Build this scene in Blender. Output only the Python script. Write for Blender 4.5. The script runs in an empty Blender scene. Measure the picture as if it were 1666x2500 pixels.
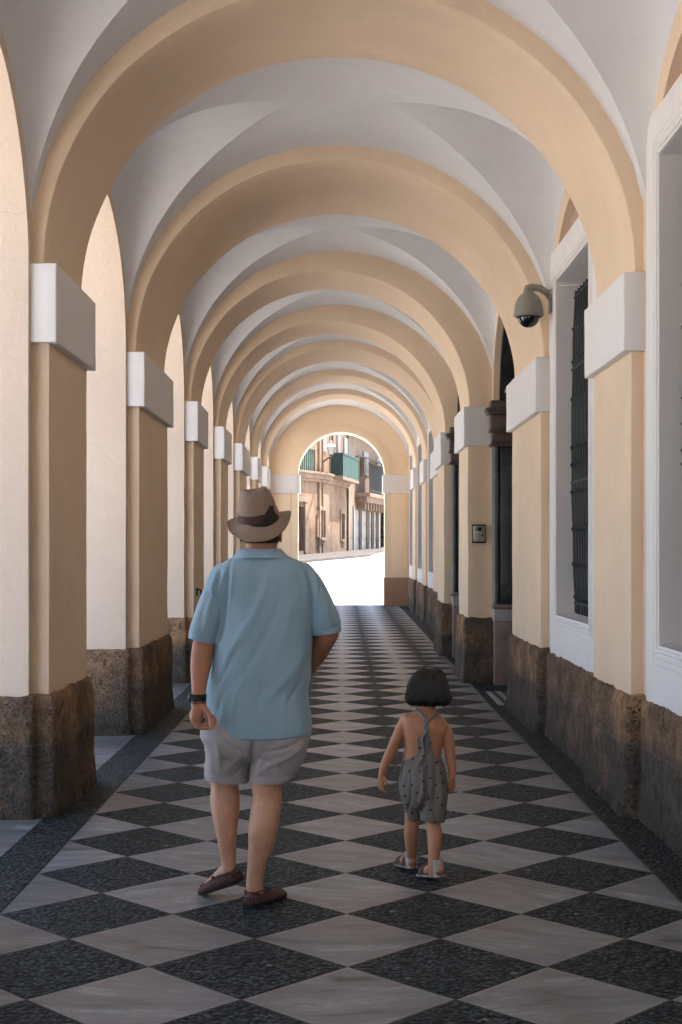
import bpy, bmesh, math, random
import numpy as np
from mathutils import Vector, Matrix, noise as mnoise

# ------------------------------------------------------------------ camera, sky, sun, exposure
sc = bpy.context.scene
COL = sc.collection
FPX, CX, CY = 3330.0, 830.0, 1347.0          # focal length and vanishing point measured on the photograph
EYE = 1.55
cam_d = bpy.data.cameras.new('camera')
cam_d.sensor_fit = 'VERTICAL'
cam_d.sensor_height = 36.0
cam_d.lens = FPX / 2500.0 * 36.0
cam_d.shift_y = (CY - 1250.0) / 2500.0
cam_d.shift_x = (833.0 - CX) / 2500.0
cam_d.clip_end = 2000.0
cam = bpy.data.objects.new('camera', cam_d)
COL.objects.link(cam)
cam.location = (0, 0, EYE)
cam.rotation_euler = (math.radians(90), 0, 0)
sc.camera = cam

TO_SUN = Vector((0.36, -0.022, 1.10)).normalized()
w = bpy.data.worlds.new("World")
sc.world = w
w.use_nodes = True
nt = w.node_tree
bg = nt.nodes['Background']
sky = nt.nodes.new('ShaderNodeTexSky')
sky.sky_type = 'NISHITA'
sky.sun_disc = False
sky.sun_elevation = math.asin(TO_SUN.z)
sky.sun_rotation = math.atan2(TO_SUN.x, TO_SUN.y)
sky.dust_density = 2.5
nt.links.new(sky.outputs[0], bg.inputs[0])
bg.inputs[1].default_value = 0.15
sun_d = bpy.data.lights.new('sun', 'SUN')
sun_d.energy = 4.6
sun_d.angle = math.radians(0.5)
sun_d.color = (1.0, 0.93, 0.84)
sun = bpy.data.objects.new('sun', sun_d)
COL.objects.link(sun)
sun.rotation_euler = (-TO_SUN).to_track_quat('-Z', 'Y').to_euler()
sun.location = (20, 0, 30)

sc.view_settings.view_transform = 'Standard'
sc.view_settings.look = 'None'
sc.view_settings.gamma = 1.0
sc.view_settings.exposure = 2.38
sc.cycles.use_denoising = True
sc.cycles.max_bounces = 10
sc.cycles.diffuse_bounces = 7
sc.cycles.glossy_bounces = 4
sc.cycles.sample_clamp_indirect = 8.0

rnd = random.Random(7)

# ------------------------------------------------------------------ small helpers
def _hash(ix, iy, iz, seed):
    h = (ix.astype(np.int64) * 374761393 + iy.astype(np.int64) * 668265263 + iz.astype(np.int64) * 2147483647 + seed * 1274126177) & 0xFFFFFFFF
    h = ((h ^ (h >> 13)) * 1274126177) & 0xFFFFFFFF
    h = (h ^ (h >> 16)) & 0xFFFF
    return h.astype(np.float64) / 65535.0

def vnoise(p, scale=1.0, seed=0, octaves=1):
    """smooth value noise in -1..1 at points p (n,3)"""
    p = np.asarray(p, float) * scale
    out = np.zeros(len(p)); amp = 1.0; tot = 0.0
    for o in range(octaves):
        i = np.floor(p).astype(np.int64); f = p - i
        f = f * f * (3 - 2 * f)
        r = 0
        for dx in (0, 1):
            for dy in (0, 1):
                for dz in (0, 1):
                    wgt = (f[:, 0] if dx else 1 - f[:, 0]) * (f[:, 1] if dy else 1 - f[:, 1]) * (f[:, 2] if dz else 1 - f[:, 2])
                    r = r + wgt * _hash(i[:, 0] + dx, i[:, 1] + dy, i[:, 2] + dz, seed + o * 17)
        out += amp * (r * 2 - 1); tot += amp
        amp *= 0.5; p = p * 2.03 + 5.1
    return out / tot

class MB:
    """collects faces, then links them as ONE mesh object"""
    def __init__(s): s.v = []; s.f = []
    def add(s, verts, faces):
        n = len(s.v); s.v.extend([tuple(map(float, q)) for q in verts]); s.f.extend([tuple(i + n for i in q) for q in faces]); return s
    def quad(s, a, b, c, d): return s.add([a, b, c, d], [(0, 1, 2, 3)])
    def box(s, x0, x1, y0, y1, z0, z1):
        v = [(x, y, z) for x in (x0, x1) for y in (y0, y1) for z in (z0, z1)]
        return s.add(v, [(0, 1, 3, 2), (4, 6, 7, 5), (0, 4, 5, 1), (2, 3, 7, 6), (0, 2, 6, 4), (1, 5, 7, 3)])
    def grid(s, P, closed=False):
        """P[i][j] points"""
        P = np.asarray(P, float); ni, nj = P.shape[:2]
        f = []
        for i in range(ni - 1):
            for j in range(nj - (0 if closed else 1)):
                k = (j + 1) % nj
                f.append((i * nj + j, i * nj + k, (i + 1) * nj + k, (i + 1) * nj + j))
        return s.add(P.reshape(-1, 3), f)
    def loft(s, rings, cap=True):
        """closed rings, same count each"""
        P = np.asarray(rings, float); s.grid(P, True)
        if cap:
            n = P.shape[1]
            s.add(P[0], [tuple(range(n))[::-1]]); s.add(P[-1], [tuple(range(n))])
        return s
    def tube(s, pts, r, n=8, cap=True):
        pts = [Vector(q) for q in pts]
        rs = r if hasattr(r, '__len__') else [r] * len(pts)
        rings = []; up = None
        for i, q in enumerate(pts):
            t = (pts[min(i + 1, len(pts) - 1)] - pts[max(i - 1, 0)])
            if t.length < 1e-9: t = Vector((0, 0, 1))
            t.normalize()
            if up is None:
                up = t.orthogonal().normalized()
            else:
                up = (up - t * up.dot(t))
                up = up.normalized() if up.length > 1e-6 else t.orthogonal().normalized()
            b = t.cross(up)
            rings.append([tuple(q + (up * math.cos(2 * math.pi * k / n) + b * math.sin(2 * math.pi * k / n)) * rs[i]) for k in range(n)])
        return s.loft(rings, cap)
    def lathe(s, prof, c, n=24, axis='z'):
        rings = []
        for r, z in prof:
            ring = []
            for k in range(n):
                a = 2 * math.pi * k / n
                q = (r * math.cos(a), r * math.sin(a), z)
                if axis == 'y': q = (q[0], q[2], q[1])
                if axis == 'x': q = (q[2], q[0], q[1])
                ring.append((c[0] + q[0], c[1] + q[1], c[2] + q[2]))
            rings.append(ring)
        return s.loft(rings)
    def build(s, name, mat, parent=None, smooth=35, weld=1e-5, rough=None):
        return mkobj(name, s.v, s.f, mat, parent, smooth, weld, rough)

def mkobj(name, v, f, mat, parent=None, smooth=35, weld=1e-5, rough=None):
    if rough:
        a = np.asarray(v, float)
        amp, scl, seed = rough
        d = np.stack([vnoise(a, scl, seed + k, 2) for k in range(3)], 1) * amp
        v = a + d
    me = bpy.data.meshes.new(name)
    me.from_pydata([tuple(q) for q in v], [], [tuple(int(i) for i in q) for q in f])
    bm = bmesh.new(); bm.from_mesh(me)
    if weld: bmesh.ops.remove_doubles(bm, verts=bm.verts, dist=weld)
    bmesh.ops.recalc_face_normals(bm, faces=bm.faces)
    bm.to_mesh(me); bm.free()
    if smooth:
        me.polygons.foreach_set('use_smooth', [True] * len(me.polygons))
        if smooth < 180: me.set_sharp_from_angle(angle=math.radians(smooth))
    me.materials.append(mat)
    o = bpy.data.objects.new(name, me)
    COL.objects.link(o)
    if parent is not None: attach(o, parent)
    return o

def world_of(o):
    m = Vector(o.location)
    while o.parent is not None:
        o = o.parent; m = m + Vector(o.location)
    return m

def attach(o, parent):
    """meshes are modelled in world coordinates: cancel the parent's offset"""
    o.parent = parent
    o.location = Vector(o.location) - world_of(parent)

def thing(name, label, cat, loc, group=None):
    e = bpy.data.objects.new(name, None)
    e.empty_display_size = 0.2
    COL.objects.link(e)
    e.location = loc
    e['label'] = label; e['category'] = cat
    if group: e['group'] = group
    return e

def rbox(x0, x1, y0, y1, z0, z1, r=0.01, step=0.12, amp=0.0, scl=3.0, seed=0):
    """box with rounded edges and slightly uneven faces: (verts, faces)"""
    lo = np.array([x0, y0, z0], float); hi = np.array([x1, y1, z1], float)
    def ticks(a, b):
        n = max(1, int(round((b - a - 2 * r) / step)))
        core = np.linspace(a + r, b - r, n + 1)
        return np.concatenate([[a, a + r * .4], core, [b - r * .4, b]])
    T = [ticks(lo[k], hi[k]) for k in range(3)]
    mb = MB()
    for k in range(3):
        u, v = [q for q in range(3) if q != k]
        for side in (lo[k], hi[k]):
            G = np.zeros((len(T[u]), len(T[v]), 3))
            G[..., u] = T[u][:, None]; G[..., v] = T[v][None, :]; G[..., k] = side
            q = np.clip(G, lo + r, hi - r); d = G - q
            L = np.linalg.norm(d, axis=-1, keepdims=True); L[L == 0] = 1
            mb.grid(q + d / L * r)
    v = np.asarray(mb.v)
    if amp:
        v = v + np.stack([vnoise(v, scl, seed + k, 2) for k in range(3)], 1) * amp
    return v, mb.f

# ------------------------------------------------------------------ node materials
class NB:
    """tiny expression builder over shader nodes"""
    def __init__(s, name):
        s.m = bpy.data.materials.new(name); s.m.use_nodes = True
        s.t = s.m.node_tree; s.n = s.t.nodes; s.l = s.t.links
        s.b = s.n['Principled BSDF']
        s.tc = s.n.new('ShaderNodeTexCoord')
    def link(s, a, b): s.l.new(a, b)
    def put(s, sock, val):
        if isinstance(val, bpy.types.NodeSocket): s.l.new(val, sock)
        elif hasattr(val, '__len__') and sock.type == 'RGBA': sock.default_value = (*val[:3], 1)
        else: sock.default_value = val
    def math(s, op, a, b=0.0, c=0.0):
        n = s.n.new('ShaderNodeMath'); n.operation = op
        s.put(n.inputs[0], a); s.put(n.inputs[1], b); s.put(n.inputs[2], c)
        return n.outputs[0]
    def mix(s, f, a, b, mode='MIX'):
        n = s.n.new('ShaderNodeMix'); n.data_type = 'RGBA'; n.blend_type = mode
        s.put(n.inputs[0], f); s.put(n.inputs[6], a); s.put(n.inputs[7], b)
        return n.outputs[2]
    def mapping(s, scale=(1, 1, 1), rot=(0, 0, 0), src=None):
        n = s.n.new('ShaderNodeMapping'); n.inputs['Scale'].default_value = scale; n.inputs['Rotation'].default_value = rot
        s.link(src if src is not None else s.tc.outputs['Object'], n.inputs[0]); return n.outputs[0]
    def noise(s, scale, detail=4, rough=.55, vec=None, dist=0.0):
        n = s.n.new('ShaderNodeTexNoise'); n.inputs['Scale'].default_value = scale; n.inputs['Detail'].default_value = detail
        n.inputs['Roughness'].default_value = rough; n.inputs['Distortion'].default_value = dist
        s.link(vec if vec is not None else s.tc.outputs['Object'], n.inputs['Vector']); return n.outputs[0]
    def voronoi(s, scale, vec=None, feature='F1', out='Distance', rnd=1.0):
        n = s.n.new('ShaderNodeTexVoronoi'); n.feature = feature; n.inputs['Scale'].default_value = scale
        n.inputs['Randomness'].default_value = rnd
        s.link(vec if vec is not None else s.tc.outputs['Object'], n.inputs['Vector']); return n.outputs[out]
    def white(s, vec):
        n = s.n.new('ShaderNodeTexWhiteNoise'); n.noise_dimensions = '3D'; s.link(vec, n.inputs[0]); return n.outputs['Value']
    def ramp(s, fac, stops):
        n = s.n.new('ShaderNodeValToRGB'); e = n.color_ramp.elements
        while len(e) < len(stops): e.new(0.5)
        for q, (p, c) in zip(e, stops):
            q.position = p; q.color = (*c, 1) if hasattr(c, '__len__') else (c, c, c, 1)
        s.link(fac, n.inputs[0]); return n.outputs[0]
    def rng(s, v, a, b, c=0.0, d=1.0):
        n = s.n.new('ShaderNodeMapRange'); s.put(n.inputs[0], v)
        for k, q in zip((1, 2, 3, 4), (a, b, c, d)): n.inputs[k].default_value = q
        return n.outputs[0]
    def bump(s, h, strength=.3, dist=.01, normal=None):
        n = s.n.new('ShaderNodeBump'); n.inputs['Strength'].default_value = strength; n.inputs['Distance'].default_value = dist
        s.link(h, n.inputs['Height'])
        if normal is not None: s.link(normal, n.inputs['Normal'])
        return n.outputs[0]
    def xyz(s):
        n = s.n.new('ShaderNodeSeparateXYZ'); s.link(s.tc.outputs['Object'], n.inputs[0]); return n.outputs
    def comb(s, x, y, z=0.0):
        n = s.n.new('ShaderNodeCombineXYZ'); s.put(n.inputs[0], x); s.put(n.inputs[1], y); s.put(n.inputs[2], z); return n.outputs[0]
    def done(s, col, rough=.8, normal=None, spec=.3, metal=0.0, **kw):
        s.put(s.b.inputs['Base Color'], col); s.put(s.b.inputs['Roughness'], rough)
        s.b.inputs['Specular IOR Level'].default_value = spec; s.put(s.b.inputs['Metallic'], metal)
        if normal is not None: s.link(normal, s.b.inputs['Normal'])
        for k, v in kw.items(): s.put(s.b.inputs[k.replace('_', ' ')], v)
        return s.m

def plaster(name, col, var=.06, bump=.25, rough=.85, stain=.1, stain_col=None, bs=120, crack=.3):
    b = NB(name)
    n1 = b.noise(.9, 5, .6); n2 = b.noise(7, 4, .6)
    c = b.mix(b.rng(n1, .3, .7), [q * (1 - var) for q in col], [min(1, q * (1 + var)) for q in col])
    c = b.mix(b.math('MULTIPLY', b.rng(n2, .5, .8), stain), c, stain_col or [q * .7 for q in col])
    fine = b.noise(bs, 3, .6); mid = b.noise(14, 4, .55)
    # hairline marks and dents
    spots = b.voronoi(5.5); pit = b.rng(spots, .02, .035, 1, 0)
    c = b.mix(b.math('MULTIPLY', pit, b.rng(b.noise(1.3, 2), .55, .6, 0, .5)), c, [q * .45 for q in col])
    # hairline cracks in a few places, trowel waves, flaked spots
    wn = b.n.new('ShaderNodeTexNoise'); wn.inputs['Scale'].default_value = 3.0; wn.inputs['Detail'].default_value = 5; b.link(b.tc.outputs['Object'], wn.inputs['Vector'])
    wv = b.n.new('ShaderNodeVectorMath'); wv.operation = 'MULTIPLY_ADD'; b.link(wn.outputs['Color'], wv.inputs[0]); wv.inputs[1].default_value = (.35, .35, .35); b.link(b.tc.outputs['Object'], wv.inputs[2])
    cr = b.rng(b.voronoi(.8, wv.outputs[0], 'DISTANCE_TO_EDGE'), .0, .0045, 1, 0); msk = b.rng(b.noise(.7, 3), .56, .62)
    c = b.mix(b.math('MULTIPLY', b.math('MULTIPLY', cr, msk), crack), c, [q * .5 for q in col])
    fl = b.math('MULTIPLY', b.rng(b.noise(11, 6, .7), .70, .73), b.rng(b.noise(1.6, 3), .5, .6)); c = b.mix(b.math('MULTIPLY', fl, .5), c, [min(.85, q * .8 + .12) for q in col])
    h = b.math('SUBTRACT', b.math('ADD', b.math('MULTIPLY', fine, .25), b.math('MULTIPLY', mid, 1.0)), b.math('MULTIPLY', fl, .8))
    return b.done(c, rough, b.bump(h, bump, .014), .25)

def simple(name, col, rough=.5, var=.08, scale=20, bump=.0, bscale=80, spec=.4, metal=0.0, **kw):
    b = NB(name)
    n = b.noise(scale, 4, .6)
    c = b.mix(b.rng(n, .3, .7), [q * (1 - var) for q in col], [min(1, q * (1 + var)) for q in col])
    nor = b.bump(b.noise(bscale, 4, .6), bump, .01) if bump else None
    return b.done(c, rough, nor, spec, metal, **kw)

M = {}
M['cream'] = plaster('cream_plaster', (.735, .572, .412), .07, .34, .85, .16)
M['cream_pale'] = plaster('pale_cream_plaster', (.65, .53, .425), .06, .34, .85, .14)
M['white'] = plaster('white_plaster', (.74, .715, .70), .04, .25, .8, .12, (.55, .53, .50))
M['vault'] = plaster('vault_limewash', (.67, .664, .665), .06, .28, .9, .16, (.46, .44, .43), 60, .08)
M['cream_lit'] = plaster('glow_tinted_cream_plaster', (.84, .665, .475), .05, .3, .85, .10)  # end-wall cream lightened and warmed: the bright glow is put into the colour
M['rose'] = plaster('rose_plaster', (.50, .36, .30), .06, .3, .9, .1)
M['brown_dado'] = plaster('brown_dado_paint', (.36, .22, .155), .10, .3, .8, .25, (.18, .12, .10))
M['iron'] = simple('dark_iron', (.022, .028, .03), .55, .3, 30, .3, 60, .4)
M['black'] = simple('unlit_glass', (.008, .009, .010), .25, .2, 3, 0, 80, .4)

def stone_mat():
    b = NB('porous_shellstone')
    x, y, z = b.xyz()
    course = b.rng(b.math('ADD', z, b.math('MULTIPLY', b.math('SUBTRACT', b.noise(4, 6, .7), .5), .35)), .34, .48)                       # two courses of blocks: a darker, damp lower one
    n1 = b.noise(2.2, 6, .65); n2 = b.noise(9, 6, .7); n3 = b.noise(45, 4, .7)
    blocks = b.white(b.comb(b.math('FLOOR', b.math('MULTIPLY', y, 1.55)), b.math('FLOOR', b.math('MULTIPLY', z, 2.4)), b.math('SIGN', x)))
    up = b.mix(b.rng(n1, .35, .65), (.150, .085, .050), (.47, .275, .150))
    up = b.mix(b.math('MULTIPLY', blocks, .65), up, (.125, .088, .072)); up = b.mix(b.rng(n2, .46, .70, 0, .75), up, (.050, .034, .027)); up = b.mix(b.rng(n3, .5, .7, 0, .5), up, (.52, .33, .19))
    lo = b.mix(b.rng(n2, .3, .7), (.030, .026, .023), (.145, .118, .092)); lo = b.mix(b.rng(n1, .48, .68, 0, .75), lo, (.17, .105, .070)); lo = b.mix(b.rng(n3, .52, .7, 0, .6), lo, (.20, .165, .13))
    f = b.math('ADD', b.math('MULTIPLY', course, .75), b.rng(n1, .35, .75, -.45, .6)); f = b.math('MINIMUM', b.math('MAXIMUM', f, 0), 1)
    c = b.mix(f, lo, up)
    lo = b.mix(b.math('MULTIPLY', b.math('GREATER_THAN', x, 0), b.rng(b.noise(1.4, 5, .7), .35, .65, .25, .95)), lo, up)
    moss = b.math('MULTIPLY', b.rng(z, .02, .2, 1, 0), b.rng(n2, .42, .6))
    c = b.mix(b.math('MULTIPLY', moss, .8), c, (.018, .024, .014))
    salt = b.rng(b.noise(3.5, 8, .75), .66, .74); c = b.mix(b.math('MULTIPLY', salt, .35), c, (.30, .27, .24))
    pit = b.voronoi(52, None); pit2 = b.voronoi(21)
    holes = b.math('MULTIPLY', b.rng(pit, .12, .34, 1, 0), b.rng(n2, .42, .55)); holes2 = b.math('MULTIPLY', b.rng(pit2, .08, .2, 1, 0), b.rng(n1, .5, .6))
    hh = b.math('MAXIMUM', holes, holes2)
    c = b.mix(b.math('MULTIPLY', hh, .7), c, (.02, .015, .012))
    jz = b.math('ABSOLUTE', b.math('SUBTRACT', z, b.math('ADD', .41, b.math('MULTIPLY', n2, .03)))); joint = b.rng(jz, .004, .012, 1, 0)
    c = b.mix(b.math('MULTIPLY', joint, .5), c, (.16, .14, .12))
    jy = b.math('ABSOLUTE', b.math('SUBTRACT', b.math('FRACT', b.math('ADD', b.math('MULTIPLY', y, 1.55), b.math('MULTIPLY', n2, .06))), .5)); vj = b.math('MULTIPLY', b.rng(jy, .006, .018, 1, 0), b.math('GREATER_THAN', x, 0))
    c = b.mix(b.math('MULTIPLY', vj, .55), c, (.03, .024, .02))
    h = b.math('SUBTRACT', b.math('ADD', b.math('MULTIPLY', n3, .5), b.math('MULTIPLY', n2, 1.2)), b.math('MULTIPLY', hh, .9))
    return b.done(c, .92, b.bump(h, 1.0, .035), .2)
M['stone'] = stone_mat()

DIAG, TX0, TY0 = .7425, .03, 5.456
def floor_mat():
    b = NB('marble_and_pebble_paving')
    x, y, z = b.xyz()
    u = b.math('DIVIDE', b.math('SUBTRACT', x, TX0), DIAG); v = b.math('DIVIDE', b.math('SUBTRACT', y, TY0), DIAG)
    p = b.math('ADD', b.math('ADD', u, v), .5); q = b.math('ADD', b.math('SUBTRACT', u, v), .5)
    a = b.math('FLOOR', p); c_ = b.math('FLOOR', q)
    par = b.math('MODULO', b.math('ABSOLUTE', b.math('ADD', a, c_)), 2.0)        # 0 = marble, 1 = pebbles
    fp = b.math('SUBTRACT', p, a); fq = b.math('SUBTRACT', q, c_)
    ed = b.math('MINIMUM', b.math('MINIMUM', fp, b.math('SUBTRACT', 1, fp)), b.math('MINIMUM', fq, b.math('SUBTRACT', 1, fq)))
    wob = b.math('MULTIPLY', b.math('SUBTRACT', b.noise(9, 3), .5), .012)
    joint = b.rng(b.math('ADD', ed, wob), .004, .012, 1, 0)
    inL = b.math('GREATER_THAN', x, -1.455); inR = b.math('LESS_THAN', x, 1.515)
    inside = b.math('MULTIPLY', inL, inR)
    outer = b.math('LESS_THAN', b.math('ADD', x, b.math('MULTIPLY', wob, .6)), -1.725)
    dark = b.math('ADD', b.math('MULTIPLY', par, inside), b.math('MULTIPLY', b.math('SUBTRACT', 1, inside), b.math('SUBTRACT', 1, outer)))
    # slabs between the piers
    sy = b.math('FRACT', b.math('DIVIDE', y, 1.21)); sj = b.math('MULTIPLY', outer, b.rng(b.math('MINIMUM', sy, b.math('SUBTRACT', 1, sy)), .003, .006, 1, 0))
    bl = b.math('MINIMUM', b.math('ABSOLUTE', b.math('ADD', x, 1.455)), b.math('ABSOLUTE', b.math('SUBTRACT', x, 1.515)))
    bj = b.rng(bl, .004, .009, 1, 0)
    joint = b.math('MINIMUM', 1, b.math('ADD', b.math('MULTIPLY', joint, inside), b.math('ADD', sj, bj)))
    tid = b.white(b.comb(b.math('ADD', a, b.math('MULTIPLY', outer, 77)), c_, 3.3))
    # marble: streaks turned per slab
    ang = b.math('ADD', .25, b.math('MULTIPLY', b.math('SUBTRACT', tid, .5), 1.2))
    rot = b.n.new('ShaderNodeVectorRotate'); rot.rotation_type = 'Z_AXIS'
    b.link(b.tc.outputs['Object'], rot.inputs['Vector']); b.link(ang, rot.inputs['Angle'])
    off = b.n.new('ShaderNodeVectorMath'); off.operation = 'ADD'; b.link(rot.outputs[0], off.inputs[0]); b.link(b.comb(b.math('MULTIPLY', tid, 31), b.math('MULTIPLY', tid, 17)), off.inputs[1])
    mv = b.mapping((1.1, 4.5, 1), (0, 0, 0), off.outputs[0])
    s1 = b.noise(1.6, 7, .62, mv, .8); s2 = b.noise(5.5, 6, .7, mv, .4)
    mar = b.ramp(s1, [(.30, (.060, .057, .056)), (.41, (.150, .147, .146)), (.55, (.215, .214, .214)), (.70, (.35, .348, .345))])
    mar = b.mix(b.rng(b.noise(2.1, 4, .6, off.outputs[0]), .5, .7, 0, .55), mar, (.22, .165, .14))
    vein = b.rng(b.math('ABSOLUTE', b.math('SUBTRACT', s2, .5)), .0, .03, 1, 0)
    mar = b.mix(1.0, mar, (.93, 1.0, 1.05), 'MULTIPLY')
    mar = b.mix(b.math('MULTIPLY', vein, b.rng(s1, .4, .6, .1, .65)), mar, (.055, .048, .045))
    tone = b.rng(b.white(b.comb(a, c_, 9.1)), 0, 1, .68, 1.18)
    mar = b.mix(1.0, mar, b.comb(tone, tone, tone), 'MULTIPLY')
    dirt = b.rng(b.noise(3.1, 8, .7), .5, .72); mar = b.mix(b.math('MULTIPLY', dirt, .5), mar, (.10, .085, .075))
    edge = b.rng(ed, .012, .05, .45, 0); mar = b.mix(b.math('MULTIPLY', edge, inside), mar, (.30, .275, .255))
    # pebbles set on edge, direction wanders
    pv = b.mapping((48, 52, 20), (0, 0, .5)); wn = b.n.new('ShaderNodeTexNoise'); wn.inputs['Scale'].default_value = 2.2; b.link(b.tc.outputs['Object'], wn.inputs['Vector'])
    wv = b.n.new('ShaderNodeVectorMath'); wv.operation = 'MULTIPLY_ADD'; b.link(wn.outputs['Color'], wv.inputs[0]); wv.inputs[1].default_value = (5, 5, 5); b.link(pv, wv.inputs[2])
    d1 = b.voronoi(1.0, wv.outputs[0]); pc = b.voronoi(1.0, wv.outputs[0], 'F1', 'Color')
    sep = b.n.new('ShaderNodeSeparateColor'); b.link(pc, sep.inputs[0])
    peb = b.mix(sep.outputs[0], (.010, .018, .020), (.086, .122, .130))
    peb = b.mix(b.rng(d1, .34, .60), peb, (.005, .005, .005))
    peb = b.mix(b.rng(b.noise(1.7, 4), .4, .7, 0, .35), peb, (.018, .022, .024))
    spk = b.math('GREATER_THAN', sep.outputs[1], .9985); peb = b.mix(b.math('MULTIPLY', spk, .5), peb, (.40, .39, .37))
    c = b.mix(dark, mar, peb)
    c = b.mix(b.math('MULTIPLY', joint, .85), c, (.030, .025, .022))
    rough = b.math('ADD', b.math('MULTIPLY', dark, .22), b.rng(s2, .3, .7, .30, .46))
    hp = b.math('MULTIPLY', b.math('SUBTRACT', .75, d1), dark)
    h = b.math('SUBTRACT', b.math('ADD', hp, b.math('MULTIPLY', s2, .06)), b.math('MULTIPLY', joint, .5))
    m_ = b.done(c, rough, b.bump(h, .9, .016), .42)
    b.link(b.math('SUBTRACT', .42, b.math('MULTIPLY', dark, .24)), b.b.inputs['Specular IOR Level'])
    return m_
M['floor'] = floor_mat()

def ground_mat():
    b = NB('pale_granite_setts')
    v = b.voronoi(3.2, None, 'F1', 'Color'); n = b.noise(1.2, 5)
    c = b.mix(b.rng(n, .3, .7), (.50, .475, .44), (.60, .575, .54))
    return b.done(c, .8, b.bump(b.noise(12, 5), .3, .02), .3)
M['ground'] = ground_mat()

def marble_dark():
    b = NB('dark_green_marble')
    n = b.noise(2.6, 8, .7, None, 1.5); n2 = b.noise(9, 6, .7, None, 1.0)
    c = b.ramp(n, [(.3, (.010, .014, .015)), (.5, (.024, .030, .031)), (.62, (.045, .052, .052)), (.8, (.020, .024, .026))])
    vein = b.rng(b.math('ABSOLUTE', b.math('SUBTRACT', n2, .5)), 0, .012, 1, 0); c = b.mix(b.math('MULTIPLY', vein, .3), c, (.12, .13, .13))
    return b.done(c, .28, None, .5)
M['dmarble'] = marble_dark()
M['bmarble'] = simple('brown_veined_marble', (.085, .052, .045), .35, .35, 7, .1, 30, .5)
M['pmarble'] = simple('rose_marble', (.235, .165, .135), .35, .22, 5, .05, 30, .5)
M['lmarble'] = simple('grey_marble', (.36, .335, .33), .4, .15, 6, .05, 30, .5)
M['wood'] = simple('dark_door_wood', (.05, .028, .018), .5, .3, 8, .2, 40, .4)
# ------------------------------------------------------------------ levels along the arcade (metres from the camera)
PIERS = [(-7.25, -5.9), (-3.6, -1.55), (.75, 2.09), (4.35, 5.67), (7.93, 9.27), (11.53, 13.60), (15.87, 17.20), (19.52, 20.92), (23.2, 25.08), (27.5, 28.85), (31.25, 32.55)]
Y0, Y1 = -9.6, 35.2
_py = [0, 8, 11.6, 15.9, 19.6, 23.3, 27.9, 31.7, 35.2]
_zl = [3.235, 3.235, 3.245, 3.306, 3.346, 3.40, 3.477, 3.52, 3.537]
_zr = [3.185, 3.185, 3.198, 3.240, 3.262, 3.34, 3.43, 3.49, 3.53]
_zp = [.705, .705, .715, .77, .80, .83, .855, .895, .90]
def zsx(x, y):
    l = np.interp(y, _py, _zl); r = np.interp(y, _py, _zr); t = np.clip((np.asarray(x) + 1.7) / 3.4, 0, 1)
    return l + (r - l) * t
def zplinth(y): return float(np.interp(y, _py, _zp))
def zfloor(y): return np.interp(y, [-50, 13, 32, 36, 72, 100, 600], [0, 0, .15, .15, 1.32, 1.8, 3.0])
XR_SH = {6: 1.495, 7: 1.495, 9: 1.735, 10: 1.735}            # right pilaster faces that stand further in or out
def xr_shaft(i): return XR_SH.get(i, 1.708)
WL, WLo = -1.81, -2.62                                     # arcade wall, inner and outer face
WR = 1.85                                                  # wall on the right

ARC = thing('arcade_building', 'long cream arcade with white capitals, vaulted ceiling and dark stone plinths along the chequered walk', 'arcade', (0, 14, 0))

# ---- ground, paving
g = MB()
ys = list(np.linspace(-60, 36, 40)) + list(np.linspace(38, 72, 10)) + [80, 90, 100, 140, 200, 320, 600]
xs = [-400, -120, -40, -15, -6, -2.6, 0, 3, 8, 20, 60, 160, 400]
g.grid([[(x, y, float(zfloor(y)) - .006) for x in xs] for y in ys])
o = g.build('ground', M['ground'], None, 180); o['kind'] = 'structure'
g = MB()
ys = np.linspace(-9.5, 35.9, 160)
xs = np.linspace(-2.62, 3.2, 26)
P = np.array([[(x, y, float(zfloor(y))) for x in xs] for y in ys]); P[..., 2] += vnoise(P.reshape(-1, 3), .8, 3, 2).reshape(P.shape[:2]) * .0035
g.grid(P)
o = g.build('floor', M['floor'], None, 180); o['kind'] = 'structure'

# ---- wall with round-arched openings
def arched_wall(mb, xa, xb, ya, yb, ops, zbot, ztop, n=36, dz=.16):
    def zcol(z0, z1): return np.linspace(z0, z1, max(2, int((z1 - z0) / dz)))
    cur = ya
    for (o0, o1, zs, rise) in ops + [(yb, yb, 0, 0)]:
        if o0 - cur > 1e-6:
            ysn = np.linspace(cur, o0, max(2, int((o0 - cur) / .25)))
            for x in (xa, xb):
                zz = zcol(zbot, ztop)
                mb.grid([[(x, y, z) for z in zz] for y in ysn])
        if o1 > o0:
            c, a = (o0 + o1) / 2, (o1 - o0) / 2
            th = np.linspace(math.pi, 0, n + 1)
            yy = c + a * np.cos(th); za = zs + rise * np.sin(th)
            for x in (xa, xb):
                mb.grid([[(x, y, z0 + (ztop - z0) * k / 5) for k in range(6)] for y, z0 in zip(yy, za)])
            xx = np.linspace(xa, xb, 6)
            zj = zcol(zbot, zs)
            path = [(o0, z) for z in zj[:-1]] + list(zip(yy, za)) + [(o1, z) for z in zj[::-1][1:]]
            mb.grid([[(x, y, z) for x in xx] for y, z in path])
        cur = o1
    for y in (ya, yb):
        mb.quad((xa, y, zbot), (xb, y, zbot), (xb, y, ztop), (xa, y, ztop))
    mb.quad((xa, ya, ztop), (xb, ya, ztop), (xb, yb, ztop), (xa, yb, ztop))

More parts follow.
